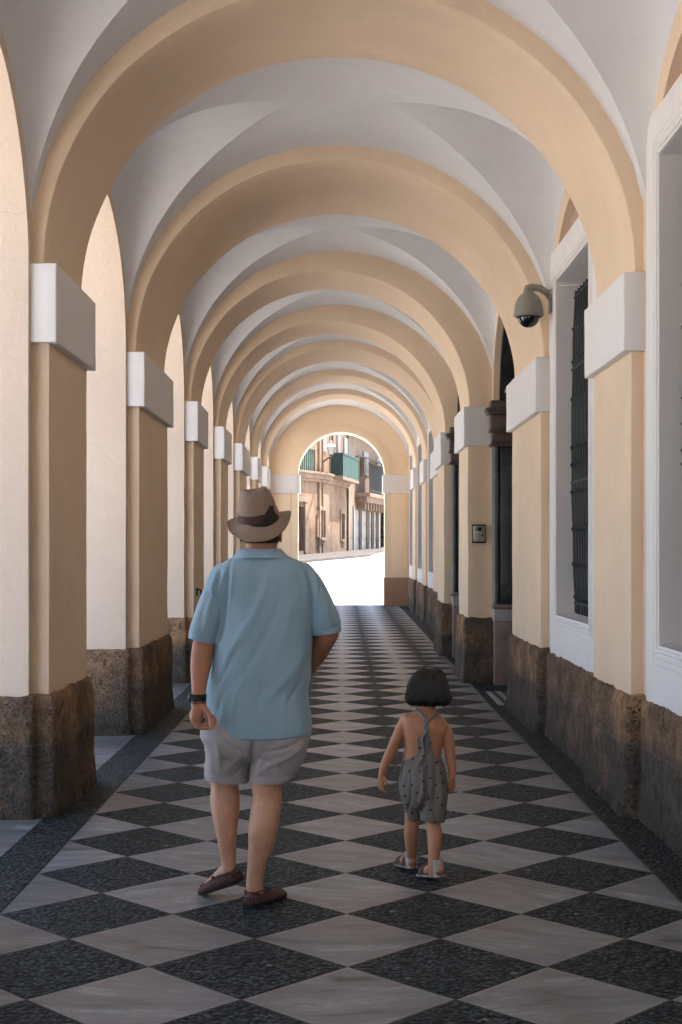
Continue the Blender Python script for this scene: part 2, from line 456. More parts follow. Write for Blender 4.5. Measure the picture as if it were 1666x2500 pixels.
ops = []
edges = [(Y0 + .3, Y0 + .3)] + PIERS + [(34.85, 35.2)]
for (a0, a1), (b0, b1) in zip(edges[:-1], edges[1:]):
    c = (a1 + b0) / 2
    ops.append((a1, b0, float(zsx(-1.8, c)) - .0, (b0 - a1) / 2 * .985))
mb = MB()
arched_wall(mb, WL, WLo, Y0, Y1, ops, -.05, 5.55)
mb.build('arcade_wall', M['cream_pale'], ARC, 35, 1e-4, (.004, 2.2, 11))
rops = [(a, b, float(zsx(1.8, (a + b) / 2)), (b - a) / 2 * .985) for a, b, _, _ in ops]
mb = MB()
arched_wall(mb, 1.782, WR - .002, Y0, Y1, [(a, b, z, r) for a, b, z, r in rops], -.05, 5.55)
mb.build('blind_arcade', M['cream'], ARC, 35, 1e-4, (.003, 2.2, 12))

# ---- right wall with windows and doorways
PORTALS = [5, 6]                                           # bays behind these piers hold doorways
def bay(i): return PIERS[i][1], PIERS[i + 1][0] if i + 1 < len(PIERS) else 34.85
WINZ = (1.03, 3.76)
WIN = {}
for i in range(len(PIERS)):
    if i in PORTALS: continue
    a, b = bay(i); dz = zplinth(a) - .705
    WIN[i] = (a + .38, b - .37, WINZ[0] + dz * .9, WINZ[1] + dz * 1.1)
mb = MB()
cur = Y0; X2 = 2.35
for i in range(len(PIERS)):
    a, b = bay(i)
    if i in WIN:
        y0, y1, z0, z1 = WIN[i]
        mb.box(WR, X2, cur, y0, -.05, 5.55); mb.box(WR, X2, y0, y1, -.05, z0); mb.box(WR, X2, y0, y1, z1, 5.55); cur = y1
    else:
        mb.box(WR, X2, cur, a, -.05, 5.55); cur = b
mb.box(WR, X2, cur, Y1 + .7, -.05, 5.55)
mb.build('back_wall', M['rose'], ARC, 20, 0)
mb = MB()
for i in PORTALS:
    a, b = bay(i); zs = float(zsx(1.8, (a + b) / 2))
    m2 = MB(); arched_wall(m2, WR + .001, X2 - .001, a + .001, b - .001, [(a + .03, b - .03, zs, (b - a) / 2 - .04)], -.04, 5.54, 32)
    mb.add(m2.v, m2.f)
mb.build('portal_wall', M['rose'], ARC, 30)

# ---- roof and the block of building behind the right wall
mb = MB(); mb.box(WLo - .05, 9.0, Y0, Y1 + .72, 5.56, 6.0); mb.build('roof', M['cream_pale'], ARC, 20)
mb = MB(); mb.box(4.2, 9.0, Y0, Y1 + .7, -.05, 5.55); mb.box(X2 + .002, 4.2, Y1 + .3, Y1 + .7, -.05, 5.55); mb.box(X2 + .002, 4.2, Y0, Y0 + .3, -.05, 5.55); mb.build('rear_block', M['cream_pale'], ARC, 20)

# ---- pilasters with capitals and plinths
def plinth_mesh(outline, top, zb, seed):
    """outline: open polyline (x,y) in order; thick rough stone skin along it"""
    pts = []
    for (p0, p1) in zip(outline[:-1], outline[1:]):
        L = math.dist(p0, p1); n = max(1, int(L / .022))
        pts += [(p0[0] + (p1[0] - p0[0]) * k / n, p0[1] + (p1[1] - p0[1]) * k / n) for k in range(n)]
    pts.append(outline[-1]); pts = np.array(pts)
    for _ in range(2): pts[1:-1] = (pts[:-2] + 2 * pts[1:-1] + pts[2:]) / 4    # worn corners
    t = np.gradient(pts, axis=0); nrm = np.stack([t[:, 1], -t[:, 0]], 1); nrm /= np.linalg.norm(nrm, axis=1, keepdims=True) + 1e-9
    nz = 34; rows = []
    for k in range(nz + 1):
        f = k / nz
        q = np.column_stack([pts, np.full(len(pts), zb + (top - zb) * f)])
        d = vnoise(q, 3.0, seed, 2) * .010 + vnoise(q, 17, seed + 5, 3) * .008 - np.maximum(0, vnoise(q, 30, seed + 9, 1) - .45) * .03
        d += .022 * max(0, 1 - f * 3.2)                     # swells towards the ground
        if f > .94: d -= (f - .94) * .25
        q[:, :2] += nrm * d[:, None]
        if f > .6: q[:, 2] += (vnoise(q * [1, 1, 0], 9, seed + 3, 3)) * .014 * (f - .6) / .4
        rows.append(q)
    mb = MB(); mb.grid(np.array(rows))
    # top ledge, running back into the wall
    last = rows[-1]; inner = last.copy(); inner[:, :2] -= nrm * .05; inner[:, 2] += .006
    mb.grid(np.array([last, inner]))
    return mb

for i, (p0, p1) in enumerate(PIERS):
    yc = (p0 + p1) / 2; zf = float(zfloor(yc)) - .02; zp = zplinth(yc)
    for side in (-1, 1):
        xs = -1.705 if side < 0 else xr_shaft(i)
        xw = WL if side < 0 else WR
        zt = float(zsx(xs, p0)); zc0 = zt - .462
        lab = None
        v, f = rbox(min(xs, xw + side * .03), max(xs, xw + side * .03), p0 + .08, p1 - .08, zp - .04, zc0 + .02, .009, .12, .0045, 2.6, 30 + i + (50 if side > 0 else 0))
        sh = mkobj('pilaster', v, f, M['cream'], ARC, 40)
        xc = xs - side * .052
        v, f = rbox(min(xc, xw + side * .02), max(xc, xw + side * .02), p0 + .028, p1 - .028, zc0, zt, .008, .06, .0042, 7, 80 + i + (40 if side > 0 else 0))
        mkobj('capital', v, f, M['white'], sh, 40)
        if side < 0:
            ol = [(WLo - .03, p0 - .035), (WL + .035, p0 - .035), (WL + .04, p0 + .02), (xs + .045, p0 + .03), (xs + .045, p1 - .03), (WL + .035, p1 + .0), (WL + .035, p1 + .035), (WLo - .03, p1 + .035)]
        else:
            ol = [(WR, p1 + .0), (1.76, p1 - .0), (xs - .045, p1 - .03), (xs - .045, p0 + .03), (1.76, p0 + .0), (WR, p0 - .0)]
        plinth_mesh(ol, zp, zf, 200 + i * 3 + side).build('plinth', M['stone'], sh, 60)

# plinth under the windows of the right wall
for i in range(len(PIERS)):
    if i in PORTALS: continue
    a, b = bay(i); yc = (a + b) / 2
    plinth_mesh([(1.745, b + .02), (1.745, a - .02)], zplinth(yc) - .005, float(zfloor(yc)) - .02, 400 + i).build('wall_plinth', M['stone'], ARC, 60)

# ---- transverse arches
def arch_dims(i):
    xl = -1.738; xr = {6: 1.512, 7: 1.512, 9: 1.755, 10: 1.755}.get(i, 1.735)
    return xl, xr
for i, (p0, p1) in enumerate(PIERS):
    xl, xr = arch_dims(i); c, a = (xl + xr) / 2, (xr - xl) / 2
    yf, yb = p0 + .085, p1 - .085; r = .010
    rise = a * .962
    rows = []
    for th in np.linspace(math.pi, 0, 97):
        def pt(off, y):
            x = c + (a + off) * math.cos(th); z = float(zsx(x, p0)) - .004 + (rise + off) * math.sin(th)
            return (x, y, z)
        yy = np.linspace(yf + r, yb - r, 8)
        rows.append([pt(.34, yf), pt(.17, yf), pt(r, yf), pt(r * .3, yf + r * .3)] + [pt(0, y) for y in yy] + [pt(r * .3, yb - r * .3), pt(r, yb), pt(.17, yb), pt(.34, yb)])
    mb = MB(); mb.grid(rows)
    mb.build('transverse_arch', M['cream'], ARC, 45, 1e-5, (.006, 2.3, 60 + i))

# ---- vaults
def vault(ya, yb, seed, xa=.03):
    ny, nw, nb = 48, 14, 36
    ym, h = (ya + yb) / 2, (yb - ya) / 2
    XW = 1.83
    def zbar(x, y): return zsx(x, y) + 1.79 * np.sqrt(np.maximum(0, 1 - (x / 1.845) ** 2))
    VC = 1.79
    cw = (1.245 - VC * math.sqrt(1 - (1.81 / 1.845) ** 2)) / (1.81 - xa) ** 2
    def zlat(x, t, y): return zsx(x, y) + (VC * math.sqrt(max(0, 1 - (x / 1.845) ** 2)) + cw * max(0, abs(x) - xa) ** 2) * np.sqrt(max(0, 1 - t * t))
    ts = np.sin(np.linspace(-math.pi / 2, math.pi / 2, ny + 1))
    L, B, R = [], [], []
    for t in ts:
        y = ym + h * t
        xg = []
        for s in (-1, 1):
            lo, hi = xa, XW
            fn = lambda q: zlat(s * q, t, y) - zbar(s * q, y)
            if fn(hi) <= 0: xg.append(hi); continue
            if fn(lo) > 1e-9: xg.append(lo); continue
            for _ in range(36):
                m = (lo + hi) / 2
                if fn(m) > 0: hi = m
                else: lo = m
            xg.append((lo + hi) / 2)
        L.append([(x, y, float(zlat(x, t, y)) if xg[0] < XW - 1e-4 else float(zbar(x, y))) for x in np.linspace(-XW, -xg[0], nw)])
        R.append([(x, y, float(zlat(x, t, y)) if xg[1] < XW - 1e-4 else float(zbar(x, y))) for x in np.linspace(xg[1], XW, nw)])
        B.append([(x, y, float(zbar(x, y))) for x in np.linspace(-xg[0], xg[1], nb)])
    mb = MB()
    for G in (L, B, R): mb.grid(G)
    # keep the groins crisp: no welding
    a = np.asarray(mb.v); a = a + np.stack([0 * a[:, 0], 0 * a[:, 0], vnoise(a, 1.7, seed, 3) * .010], 1)
    mkobj('vault', a, mb.f, M['vault'], ARC, 180, 0)
ends = [(Y0, Y0 + .1)] + PIERS + [(35.2, 35.3)]
for i, ((a0, a1), (b0, b1)) in enumerate(zip(ends[:-1], ends[1:])):
    vault(a1 - .10, b0 + .10, 500 + i, .36 if b0 == PIERS[5][0] else .05)

# ---- end wall with the open arch
ZE = 3.533; zfe = .15
oy0, oy1 = Y1, Y1 + .62
EX0, EX1 = -1.08, 1.16
def end_ring(mb, xa, xb, half_extra, y):
    pass
mb = MB()
m2 = MB(); arched_wall(m2, 0, 1, -3.0, 3.0, [(EX0, EX1, ZE, 1.10)], 0.0, 5.55, 40)
sw = [(y, oy0 + x * (oy1 - oy0), z) for x, y, z in m2.v]
mb.add(sw, m2.f)
mb.build('end_wall', M['cream_lit'], ARC, 35, 1e-4, (.004, 2, 77))
mb = MB()                                                   # archivolt band, 30 mm proud
rows = []
for th in np.linspace(math.pi, 0, 61):
    cx, rr = (EX0 + EX1) / 2, (EX1 - EX0) / 2
    rows.append([(cx + (rr + o) * math.cos(th), y, ZE + (1.10 + o) * math.sin(th)) for o, y in ((.0, oy0 + .01), (.0, oy0 - .03), (.16, oy0 - .03), (.16, oy0 + .01))])
mb.grid(rows); mb.build('archivolt', M['cream_lit'], ARC, 40)
for xa, xb in ((-1.80, EX0 + .12), (EX1 - .12, 1.80)):
    inner = EX0 if xa < 0 else EX1
    x0, x1 = (xa, EX0 + .05) if xa < 0 else (EX1 - .05, xb)
    v, f = rbox(x0, x1, oy0 - .05, oy1 + .03, ZE - .47, ZE, .008, .2, .003, 4, 91)
    mkobj('impost', v, f, M['white'], ARC, 40)
    x0, x1 = (xa, EX0 + .012) if xa < 0 else (EX1 - .012, xb)
    v, f = rbox(x0, x1, oy0 - .018, oy1 + .012, -.02, .88, .008, .2, .004, 4, 92)
    mkobj('dado', M and v, f, M['brown_dado'], ARC, 40)
    # smooth pilaster strip beside the opening
    x0, x1 = (EX0 - .62, EX0 - .17) if xa < 0 else (EX1 + .17, EX1 + .60)
    v, f = rbox(x0, x1, oy0 - .014, oy0 + .02, .88, ZE - .47, .006, .3, .002, 4, 93)
    mkobj('panel', v, f, M['cream_lit'], ARC, 40)

# ---- windows: white surround with moulding, deep reveal, bulging wrought-iron grille
def window(i):
    y0, y1, z0, z1 = WIN[i]
    a, b = bay(i); zp = zplinth((a + b) / 2)
    mb = MB(); xf = 1.766; o0, o1 = a + .055, b - .065; zt = z1 + .265
    for bx in ((o0, y0, zp - .03, zt), (y1, o1, zp - .03, zt), (y0, y1, z1, zt), (y0, y1, zp - .03, z0)):
        v, f = rbox(xf, WR + .01, bx[0], bx[1], bx[2], bx[3], .0035, .15, .0015, 5, i); mb.add(v, f)
    fr = mb.build('window', M['white'], ARC, 40, 0)
    # moulding: two rounded fillets round the opening
    mb = MB()
    for off, r in ((.030, .014), (.068, .010), (.110, .006)):
        ring = [(y0 - off, z0 - off), (y1 + off, z0 - off), (y1 + off, z1 + off), (y0 - off, z1 + off)]
        for k in range(4):
            p, q = ring[k], ring[(k + 1) % 4]
            mb.tube([(xf, p[0], p[1]), (xf, q[0], q[1])], r, 8)
    mb.build('moulding', M['white'], fr, 50, 0)
    mb = MB(); xd = 2.28
    e = .012
    for (p, q) in (((y0 + e, z0 + e), (y1 - e, z0 + e)), ((y1 - e, z0 + e), (y1 - e, z1 - e)), ((y1 - e, z1 - e), (y0 + e, z1 - e)), ((y0 + e, z1 - e), (y0 + e, z0 + e))):
        mb.grid([[(x, p[0] + (q[0] - p[0]) * t, p[1] + (q[1] - p[1]) * t) for x in np.linspace(xf + .004, xd, 8)] for t in np.linspace(0, 1, 24)])
    mb.build('reveal', M['white'], fr, 30, 1e-5, (.003, 5, 5 + i))
    mb = MB(); mb.box(xd - .02, xd + .02, y0 - .002, y1 + .002, z0 - .002, z1 + .002); mb.build('pane', M['black'], fr, 20)
    mb = MB(); n = 12; xg = 1.925
    def gx(z):                                              # the bars lean out a little towards their foot
        t = (z - z0) / (z1 - z0); return xg - .034 * math.sin(math.pi * t) ** .8
    for k in range(n):
        y = y0 + .10 + (y1 - y0 - .2) * k / (n - 1)
        zz = np.linspace(z0 + .015, z1 - .10, 60)
        kn = [z0 + .15, z0 + .42, z0 + .70, z0 + 1.0, z0 + 1.22, z0 + 1.36, z0 + 1.75, z0 + 2.05, z0 + 2.32]
        zz = sorted(list(zz) + [q + d for q in kn for d in (-.022, -.012, 0, .012, .022)])
        rr = [.0125 + .013 * max(0, 1 - min(abs(z - q) for q in kn) / .02) + .004 * math.sin(z * 5 + 1) ** 2 for z in zz]
        mb.tube([(gx(z), y, z) for z in zz], rr, 8)
    for q in (z0 + .10, z0 + 1.08, z0 + 2.0, z1 - .14):
        mb.box(gx(q) - .006, gx(q) + .006, y0 - .02, y1 + .02, q - .009, q + .009)
    # scroll at the foot of the outermost bar
    for yy, s in ((y0 + .10, -1), (y1 - .10, 1)):
        mb.tube([(gx(z0 + .03) - .0 , yy + s * (.045 - .045 * math.cos(t)) , z0 + .03 + .06 * math.sin(t) + .02) for t in np.linspace(0, 3.6, 14)], .006, 6)
    mb.build('grille', M['iron'], fr, 50, 0)
for i in WIN: window(i)

# ---- doorways lined with dark marble
def portal(i):
    a, b = bay(i); zf = float(zfloor((a + b) / 2)); zs = float(zsx(1.8, (a + b) / 2)); xi = xr_shaft(i + 1)
    root = None
    x0, x1 = (1.80, 3.1) if i == 5 else (1.625, 3.1)
    yj = b - .03                                            # far jamb, faces back along the walk
    mb = MB()
    for s, yy in ((1, yj), (-1, a + .03)):
        d = .30 * s
        y_in, y_out = (yy - .16 * 1, yy + .0) if s > 0 else (yy + .0, yy + .16)
        v, f = rbox(x0 + .05, x1, y_in, y_out, zf + .92, zs - .47, .01, .3, .0, 1, 0); mb.add(v, f)
        mb.tube([(x0 + .02, (y_in + y_out) / 2, z) for z in np.linspace(zf + .93, zs - .47, 6)], .062, 14)
    th = np.linspace(math.pi, 0, 33); c, h = (a + b) / 2, (b - a) / 2 - .10
    mb.grid([[(x, c + h * math.cos(t), zs + h * math.sin(t)) for x in (x0 + .05, 2.2, 2.6, x1)] for t in th])
    mb.grid([[(x_, c + (h + o) * math.cos(t), zs + (h + o) * math.sin(t)) for x_, o in ((x0 + .05, 0), (x0 + .05, .085), (1.86, .085))] for t in th])
    p = mb.build('portal', M['dmarble'], ARC, 40, 0)
    for s, yy in ((1, yj), (-1, a + .03)):
        mb = MB()
        for z0, z1, e in ((zs - .47, zs - .44, .055), (zs - .44, zs - .41, .03), (zs - .41, zs - .30, .02), (zs - .30, zs - .27, .06), (zs - .27, zs - .10, .045), (zs - .10, zs - .065, .10), (zs - .065, zs - .03, .125), (zs - .03, zs + .06, .04)):
            y_in, y_out = (yy - .16 - e * .8, yy) if s > 0 else (yy, yy + .16 + e * .8)
            v, f = rbox(x0 - .035 - e * .7, x1, y_in, y_out, z0, z1, .006, .4); mb.add(v, f)
        mb.build('entablature', M['bmarble'], p, 40, 0)
        mb = MB(); ml = MB()
        y_in, y_out = (yy - .20, yy) if s > 0 else (yy, yy + .20)
        v, f = rbox(x0 - .02, x1, y_in, y_out, zf, zf + .74, .006, .4); mb.add(v, f)
        v, f = rbox(x0 - .03, x1, y_in - .006, y_out + .0, zf + .742, zf + .88, .006, .4); ml.add(v, f)
        v, f = rbox(x0 - .055, x1, y_in - .03, y_out + .0, zf + .882, zf + .93, .014, .4); mb.add(v, f)
        pd = mb.build('pedestal', M['pmarble'], ARC, 40, 0); ml.build('pedestal_band', M['lmarble'], pd, 40, 0)
    mb = MB(); mb.box(x1, x1 + .06, a, b, zf, 5.0)
    for k in range(2):
        for z0, z1 in ((zf + .2, zf + 1.1), (zf + 1.25, zf + 2.7)):
            y0 = a + .35 + k * .85; v, f = rbox(x1 - .03, x1 + .01, y0, y0 + .65, z0, z1, .01, .5); mb.add(v, f)
    mb.build('door', M['wood'], p, 30, 0)
for i in PORTALS: portal(i)
# striped marble threshold in front of the first doorway
a, b = bay(5); mb = MB(); mk = MB()
for k in range(6):
    x0 = 1.60 + k * .055
    (mb if k % 2 == 0 else mk).box(x0, x0 + .0535, a + .12, b - .10, .003, .016)
t_ = mb.build('threshold', M['lmarble'], ARC, 20, 0); mk.build('dark_strips', M['dmarble'], t_, 20, 0)
# ------------------------------------------------------------------ fittings on the right-hand wall
M['cam_shell'] = simple('weathered_grey_plastic', (.27, .255, .215), .5, .12, 14, .1, 60, .4)
M['cam_dome'] = simple('smoked_dome', (.008, .010, .013), .06, .1, 5, 0, 30, .6)
M['steel'] = simple('brushed_steel', (.42, .40, .37), .35, .08, 40, 0, 60, .5, .7)
M['rubber'] = simple('black_rubber', (.012, .012, .013), .6, .2, 40, 0, 60, .3)
def px(x, y, Y): return ((x - CX) * Y / FPX, Y, EYE + (CY - y) * Y / FPX)

camY = 11.36
c0 = px(1291, 760, camY)
root = thing('security_camera', 'grey dome security camera on a curved arm beside the barred window', 'security camera', c0)
k = camY / FPX
prof = [(2, 94), (10, 94), (13, 88), (14, 84), (24, 76), (31, 64), (34.5, 50), (35.5, 40), (36, 34), (37, 33), (37, 29), (34, 28), (33, 26)]
mb = MB(); mb.lathe([(r * k, (z - 40) * k) for r, z in prof], c0, 32); mb.build('housing', M['cam_shell'], root, 40)
mb = MB(); mb.lathe([(31 * k, (27 - 40) * k), (29 * k, (24 - 40) * k), (28 * k, (23.5 - 40) * k)], c0, 32); mb.build('trim_ring', M['rubber'], root, 40)
mb = MB(); mb.lathe([(26.5 * k * math.cos(t), (25 - 40 - 25 * math.sin(t)) * k) for t in np.linspace(0, 1.56, 12)], c0, 32); mb.build('dome', M['cam_dome'], root, 60)
arm = [px(1289, 712, camY), px(1291, 704, camY), px(1300, 701, camY), px(1320, 704, camY), px(1336, 714, camY + .01), px(1348, 730, camY + .03), px(1355, 744, camY + .05)]
mb = MB(); mb.tube(arm, [.040, .038, .030, .028, .030, .036, .048], 14)
mb.box(1.752, 1.770, camY - .02, camY + .11, arm[-1][2] - .07, arm[-1][2] + .12); mb.build('arm', M['cam_shell'], root, 50, 0)
mb = MB(); mb.tube([(1.76, camY + .03, arm[-1][2] + .02), (1.75, camY - .05, arm[-1][2] + .07), (1.752, camY - .14, arm[-1][2] + .10), (1.79, camY - .22, arm[-1][2] + .105), (1.93, camY - .26, arm[-1][2] + .105)], .005, 6); mb.build('cable', M['white'], root, 60)

iY = 15.935
p0 = px(1154, 1324, iY); p1 = px(1185, 1282, iY)
root = thing('intercom', 'small steel entry intercom panel on the pier face by the marble doorway', 'intercom', ((p0[0] + p1[0]) / 2, iY, p0[2]))
xa, xb, za, zb = p0[0], p1[0], p0[2], p1[2]
v, f = rbox(xa - .006, xb + .006, iY - .018, iY + .02, za - .008, zb + .008, .004, .2); bd = mkobj('back_box', v, f, M['rubber'], root, 40)
v, f = rbox(xa + .004, xb - .002, iY - .026, iY - .0185, za + .008, zb - .010, .003, .2); fp = mkobj('face_plate', v, f, M['steel'], root, 40)
wd, ht = xb - xa, zb - za
v, f = rbox(xa + wd * .30, xa + wd * .66, iY - .029, iY - .0262, zb - ht * .34, zb - ht * .12, .001, .2); mkobj('lens_window', v, f, M['cam_dome'], root, 40)
mb = MB()
for s in (.22, .70): mb.box(xa + wd * s, xa + wd * (s + .05), iY - .028, iY - .0262, zb - ht * .34, zb - ht * .12)
for r in range(6): mb.box(xa + wd * .14, xa + wd * .6, iY - .0275, iY - .0262, za + ht * (.30 + r * .04), za + ht * (.312 + r * .04))
mb.add([(xa + wd * .66, iY - .0275, za + ht * .36), (xa + wd * .84, iY - .0275, za + ht * .36), (xa + wd * .84, iY - .0275, za + ht * .52)], [(0, 1, 2)])
mb.build('speaker_slots', M['rubber'], root, 20, 0)
mb = MB(); mb.lathe([(.0085, 0), (.0085, .006), (.005, .008)], (xa + wd * .76, iY - .034, za + ht * .17), 14, 'y'); mb.build('button', M['white'], root, 40)
mb = MB(); mb.box(xa + wd * .28, xa + wd * .62, iY - .0278, iY - .0262, za + ht * .14, za + ht * .20); mb.build('name_strip', M['lmarble'], root, 20)

# small dark latch on the third pier of the left row
lp = px(476, 1446, 16.05)
root = thing('wall_hook', 'small black metal hook fixed to a pier behind the man', 'hook', lp)
mb = MB(); mb.box(-1.715, -1.690, 16.20, 16.26, lp[2] - .05, lp[2] + .05); mb.build('plate', M['iron'], root, 20)
mb = MB(); mb.tube([(-1.69, 16.23, lp[2] + .03), (-1.655, 16.23, lp[2] + .02), (-1.645, 16.23, lp[2] - .02), (-1.66, 16.23, lp[2] - .045)], .010, 8); mb.build('prong', M['iron'], root, 50)

# ------------------------------------------------------------------ buildings across the square
def stone_house(name, c1, c2, gs):
    b = NB(name); n = b.noise(.5, 8, .7); n2 = b.noise(2.4, 8, .75); x, y, z = b.xyz()
    c = b.mix(b.rng(n, .35, .65), c1, c2); c = b.mix(b.rng(n2, .5, .75, 0, .6), c, [q * .45 for q in c1])
    st = b.noise(1.1, 6, .7, b.mapping((3, 3, .35))); c = b.mix(b.rng(st, .52, .7, 0, gs), c, (.05, .04, .035))
    gr = b.math('MULTIPLY', b.rng(z, 1.5, 3.2, 1, 0), b.rng(n2, .35, .6)); c = b.mix(b.math('MULTIPLY', gr, .6), c, (.06, .05, .045))
    return b.done(c, .9, b.bump(n2, .6, .05), .2)
M['house'] = stone_house('weathered_sandstone', (.105, .064, .040), (.195, .130, .085), .75)
M['house2'] = stone_house('pale_limewashed_wall', (.14, .098, .072), (.20, .148, .112), .5)
M['cornice'] = stone_house('worn_cornice_stone', (.12, .082, .056), (.19, .135, .098), .6)
M['shut'] = simple('white_shutter_paint', (.17, .165, .158), .6, .06, 4)
M['green'] = simple('green_awning_cloth', (.003, .032, .024), .7, .2, 3)
M['green_slat'] = simple('green_shutter_paint', (.045, .075, .058), .6, .25, 3)
M['red_door'] = simple('dark_red_door_paint', (.06, .014, .016), .5, .2, 3)
M['hole'] = simple('dark_interior', (.007, .006, .006), .6, .2, 3)
M['lampglass'] = simple('frosted_lamp_glass', (.2, .19, .175), .3, .05, 5)

class Facade:
    """wall between two ground points; u along it (m), n metres out of it"""
    def __init__(s, a, b):
        s.a = Vector((*a, 0)); s.d = Vector((b[0] - a[0], b[1] - a[1], 0)); s.L = s.d.length; s.d.normalize(); s.n = Vector((s.d.y, -s.d.x, 0))
    def p(s, u, n, z): q = s.a + s.d * u + s.n * n; return (q.x, q.y, z)
    def box(s, mb, u0, u1, n0, n1, z0, z1):
        v = [s.p(u, n, z) for u in (u0, u1) for n in (n0, n1) for z in (z0, z1)]
        mb.add(v, [(0, 1, 3, 2), (4, 6, 7, 5), (0, 4, 5, 1), (2, 3, 7, 6), (0, 2, 6, 4), (1, 5, 7, 3)])
    def fromx(s, xpx):                                     # where the sight line of a photo column meets the wall
        t = (xpx - CX) / FPX; return (t * s.a.y - s.a.x) / (s.d.x - t * s.d.y)
    def z(s, xpx, ypx): u = s.fromx(xpx); return EYE + (CY - ypx) * (s.a.y + s.d.y * u) / FPX
    def holes(s, mb, rects, z0, z1, u0, u1, th=.35):
        """wall with recessed openings"""
        us = sorted({u0, u1, *[r[0] for r in rects], *[r[1] for r in rects]}); zs = sorted({z0, z1, *[r[2] for r in rects], *[r[3] for r in rects]})
        for a, b in zip(us[:-1], us[1:]):
            for c, d in zip(zs[:-1], zs[1:]):
                um, zm = (a + b) / 2, (c + d) / 2
                if any(r[0] < um < r[1] and r[2] < zm < r[3] for r in rects): continue
                s.box(mb, a, b, -th, 0, c, d)
        s.box(mb, u0, u1, -th - 4, -th, z0, z1)

def rr(F, x0, x1, y0, y1):
    """photo rectangle -> (u0,u1,z0,z1) on the facade"""
    u0, u1 = F.fromx(x0), F.fromx(x1); xm = (x0 + x1) / 2
    return (u0, u1, F.z(xm, y1), F.z(xm, y0))

# --- corner house, left
F1 = Facade((-4.2, 65.1), (-.97, 72.0)); F2 = Facade((-.97, 72.0), (.42, 79.6))
gz = 1.0
root = thing('corner_house', 'weathered sandstone corner house with green shutter and red door across the sunny square', 'building', (-1.0, 72, 1.2))
mb = MB()
door = rr(F1, 729, 742, 1237, 1345); win0 = rr(F1, 728, 770, 1095, 1150); fb = rr(F1, 786, 797, 990, 1100)
F1.holes(mb, [door, win0], .2, 14, 0, F1.L)
w1 = rr(F2, 781, 793, 1246, 1312); w2 = rr(F2, 832, 840, 1254, 1316); w3 = rr(F2, 784, 794, 1062, 1102); w4 = rr(F2, 806, 812, 1030, 1165); w5 = rr(F2, 820, 830, 1040, 1165)
F2.holes(mb, [w1, w2, w4], .2, 14, 0, F2.L)
mb.build('wall', M['house'], root, 20, 0)
mb = MB()
for F, ys in ((F1, (729, 1152, 785, 1158)), (F2, (786, 1158, 846, 1175))):
    z0 = F.z(ys[0], ys[1]); F.box(mb, 0, F.L, .002, .22, z0 - .26, z0 - .02); F.box(mb, 0, F.L, .002, .32, z0 - .02, z0 + .10); F.box(mb, 0, F.L, .002, .12, z0 - .42, z0 - .26)
mb.build('cornice', M['cornice'], root, 20, 0)
mb = MB(); F1.box(mb, door[0], door[1], -.25, -.20, door[2], door[3]); F1.box(mb, door[0] + .1, door[1] - .1, -.2, -.17, door[2] + .2, door[3] - .9); F1.box(mb, door[0] + .1, door[1] - .1, -.2, -.17, door[3] - .75, door[3] - .1); mb.build('door', M['red_door'], root, 20, 0)
mb = MB(); F1.box(mb, door[1], door[1] + .34, .002, .10, door[2] - .1, door[3] + .25); F1.box(mb, door[0] - .3, door[1] + .34, .002, .13, door[3] + .25, door[3] + .55); mb.build('door_frame', M['cornice'], root, 20, 0)
for F, r in ((F2, w1), (F2, w2), (F2, w4)):
    mb = MB(); F.box(mb, r[0], r[1], -.28, -.22, r[2], r[3]); wn_ = mb.build('window', M['hole'], root, 20, 0)
    mb = MB(); F.box(mb, r[0] - .22, r[0], .002, .06, r[2] - .12, r[3] + .2); F.box(mb, r[1], r[1] + .22, .002, .06, r[2] - .12, r[3] + .2); F.box(mb, r[0], r[1], .002, .06, r[3], r[3] + .2); F.box(mb, r[0], r[1], .002, .12, r[2] - .16, r[2]); mb.build('frame', M['cornice'], wn_, 20, 0)
mb = MB()
r = win0; n = 9
for k in range(n): F1.box(mb, r[0] + (r[1] - r[0]) * k / n, r[0] + (r[1] - r[0]) * (k + .55) / n, -.14, -.05, r[2] + .05, r[3])
F1.box(mb, r[0], r[1], -.19, -.15, r[2], r[3]); mb.build('slatted_shutter', M['green_slat'], root, 20, 0)
for r, F in ((w3, F2), (rr(F2, 786, 795, 1066, 1102), F1)):
    pass
for q in ((822, 829, 1045, 1120), (838, 850, 1070, 1130), (786, 794, 1066, 1102)):
    r = rr(F2, *q); mb = MB(); F2.box(mb, r[0], r[1], .01, .07, r[2], r[3])
    for k in range(14): z = r[2] + (r[3] - r[2]) * (k + .3) / 14; F2.box(mb, r[0] + .06, r[1] - .06, .07, .09, z, z + .06)
    mb.build('shutter', M['shut'], root, 20, 0)
# balcony hung with a green cloth
r = rr(F2, 805, 846, 1116, 1168); mb = MB()
F2.box(mb, r[0], F2.L - .2, .05, .75, r[2] - .18, r[2] - .02); bal = mb.build('balcony', M['cornice'], root, 20, 0)
mb = MB(); zt = r[3]; us = np.linspace(r[0], F2.L - .25, 40)
mb.grid([[F2.p(u, .74 + .02 * math.sin(u * 9), z) for z in np.linspace(r[2], zt, 8)] for u in us]); mb.grid([[F2.p(r[0], n, z) for z in np.linspace(r[2], zt, 8)] for n in np.linspace(.05, .74, 8)])
mb.build('green_screen', M['green'], bal, 60)
mb = MB()
for k in range(9):
    for n in np.linspace(.05, .76, 5): pass
for k in range(13): n = .05 + .7 * k / 12; F2.box(mb, r[0] - .03, r[0] - .01, n - .012, n + .012, r[2], zt + .05)
F2.box(mb, r[0] - .03, F2.L - .2, .745, .785, zt, zt + .06); F2.box(mb, r[0] - .04, r[0], .05, .78, zt, zt + .06); mb.build('railing', M['iron'], bal, 20, 0)
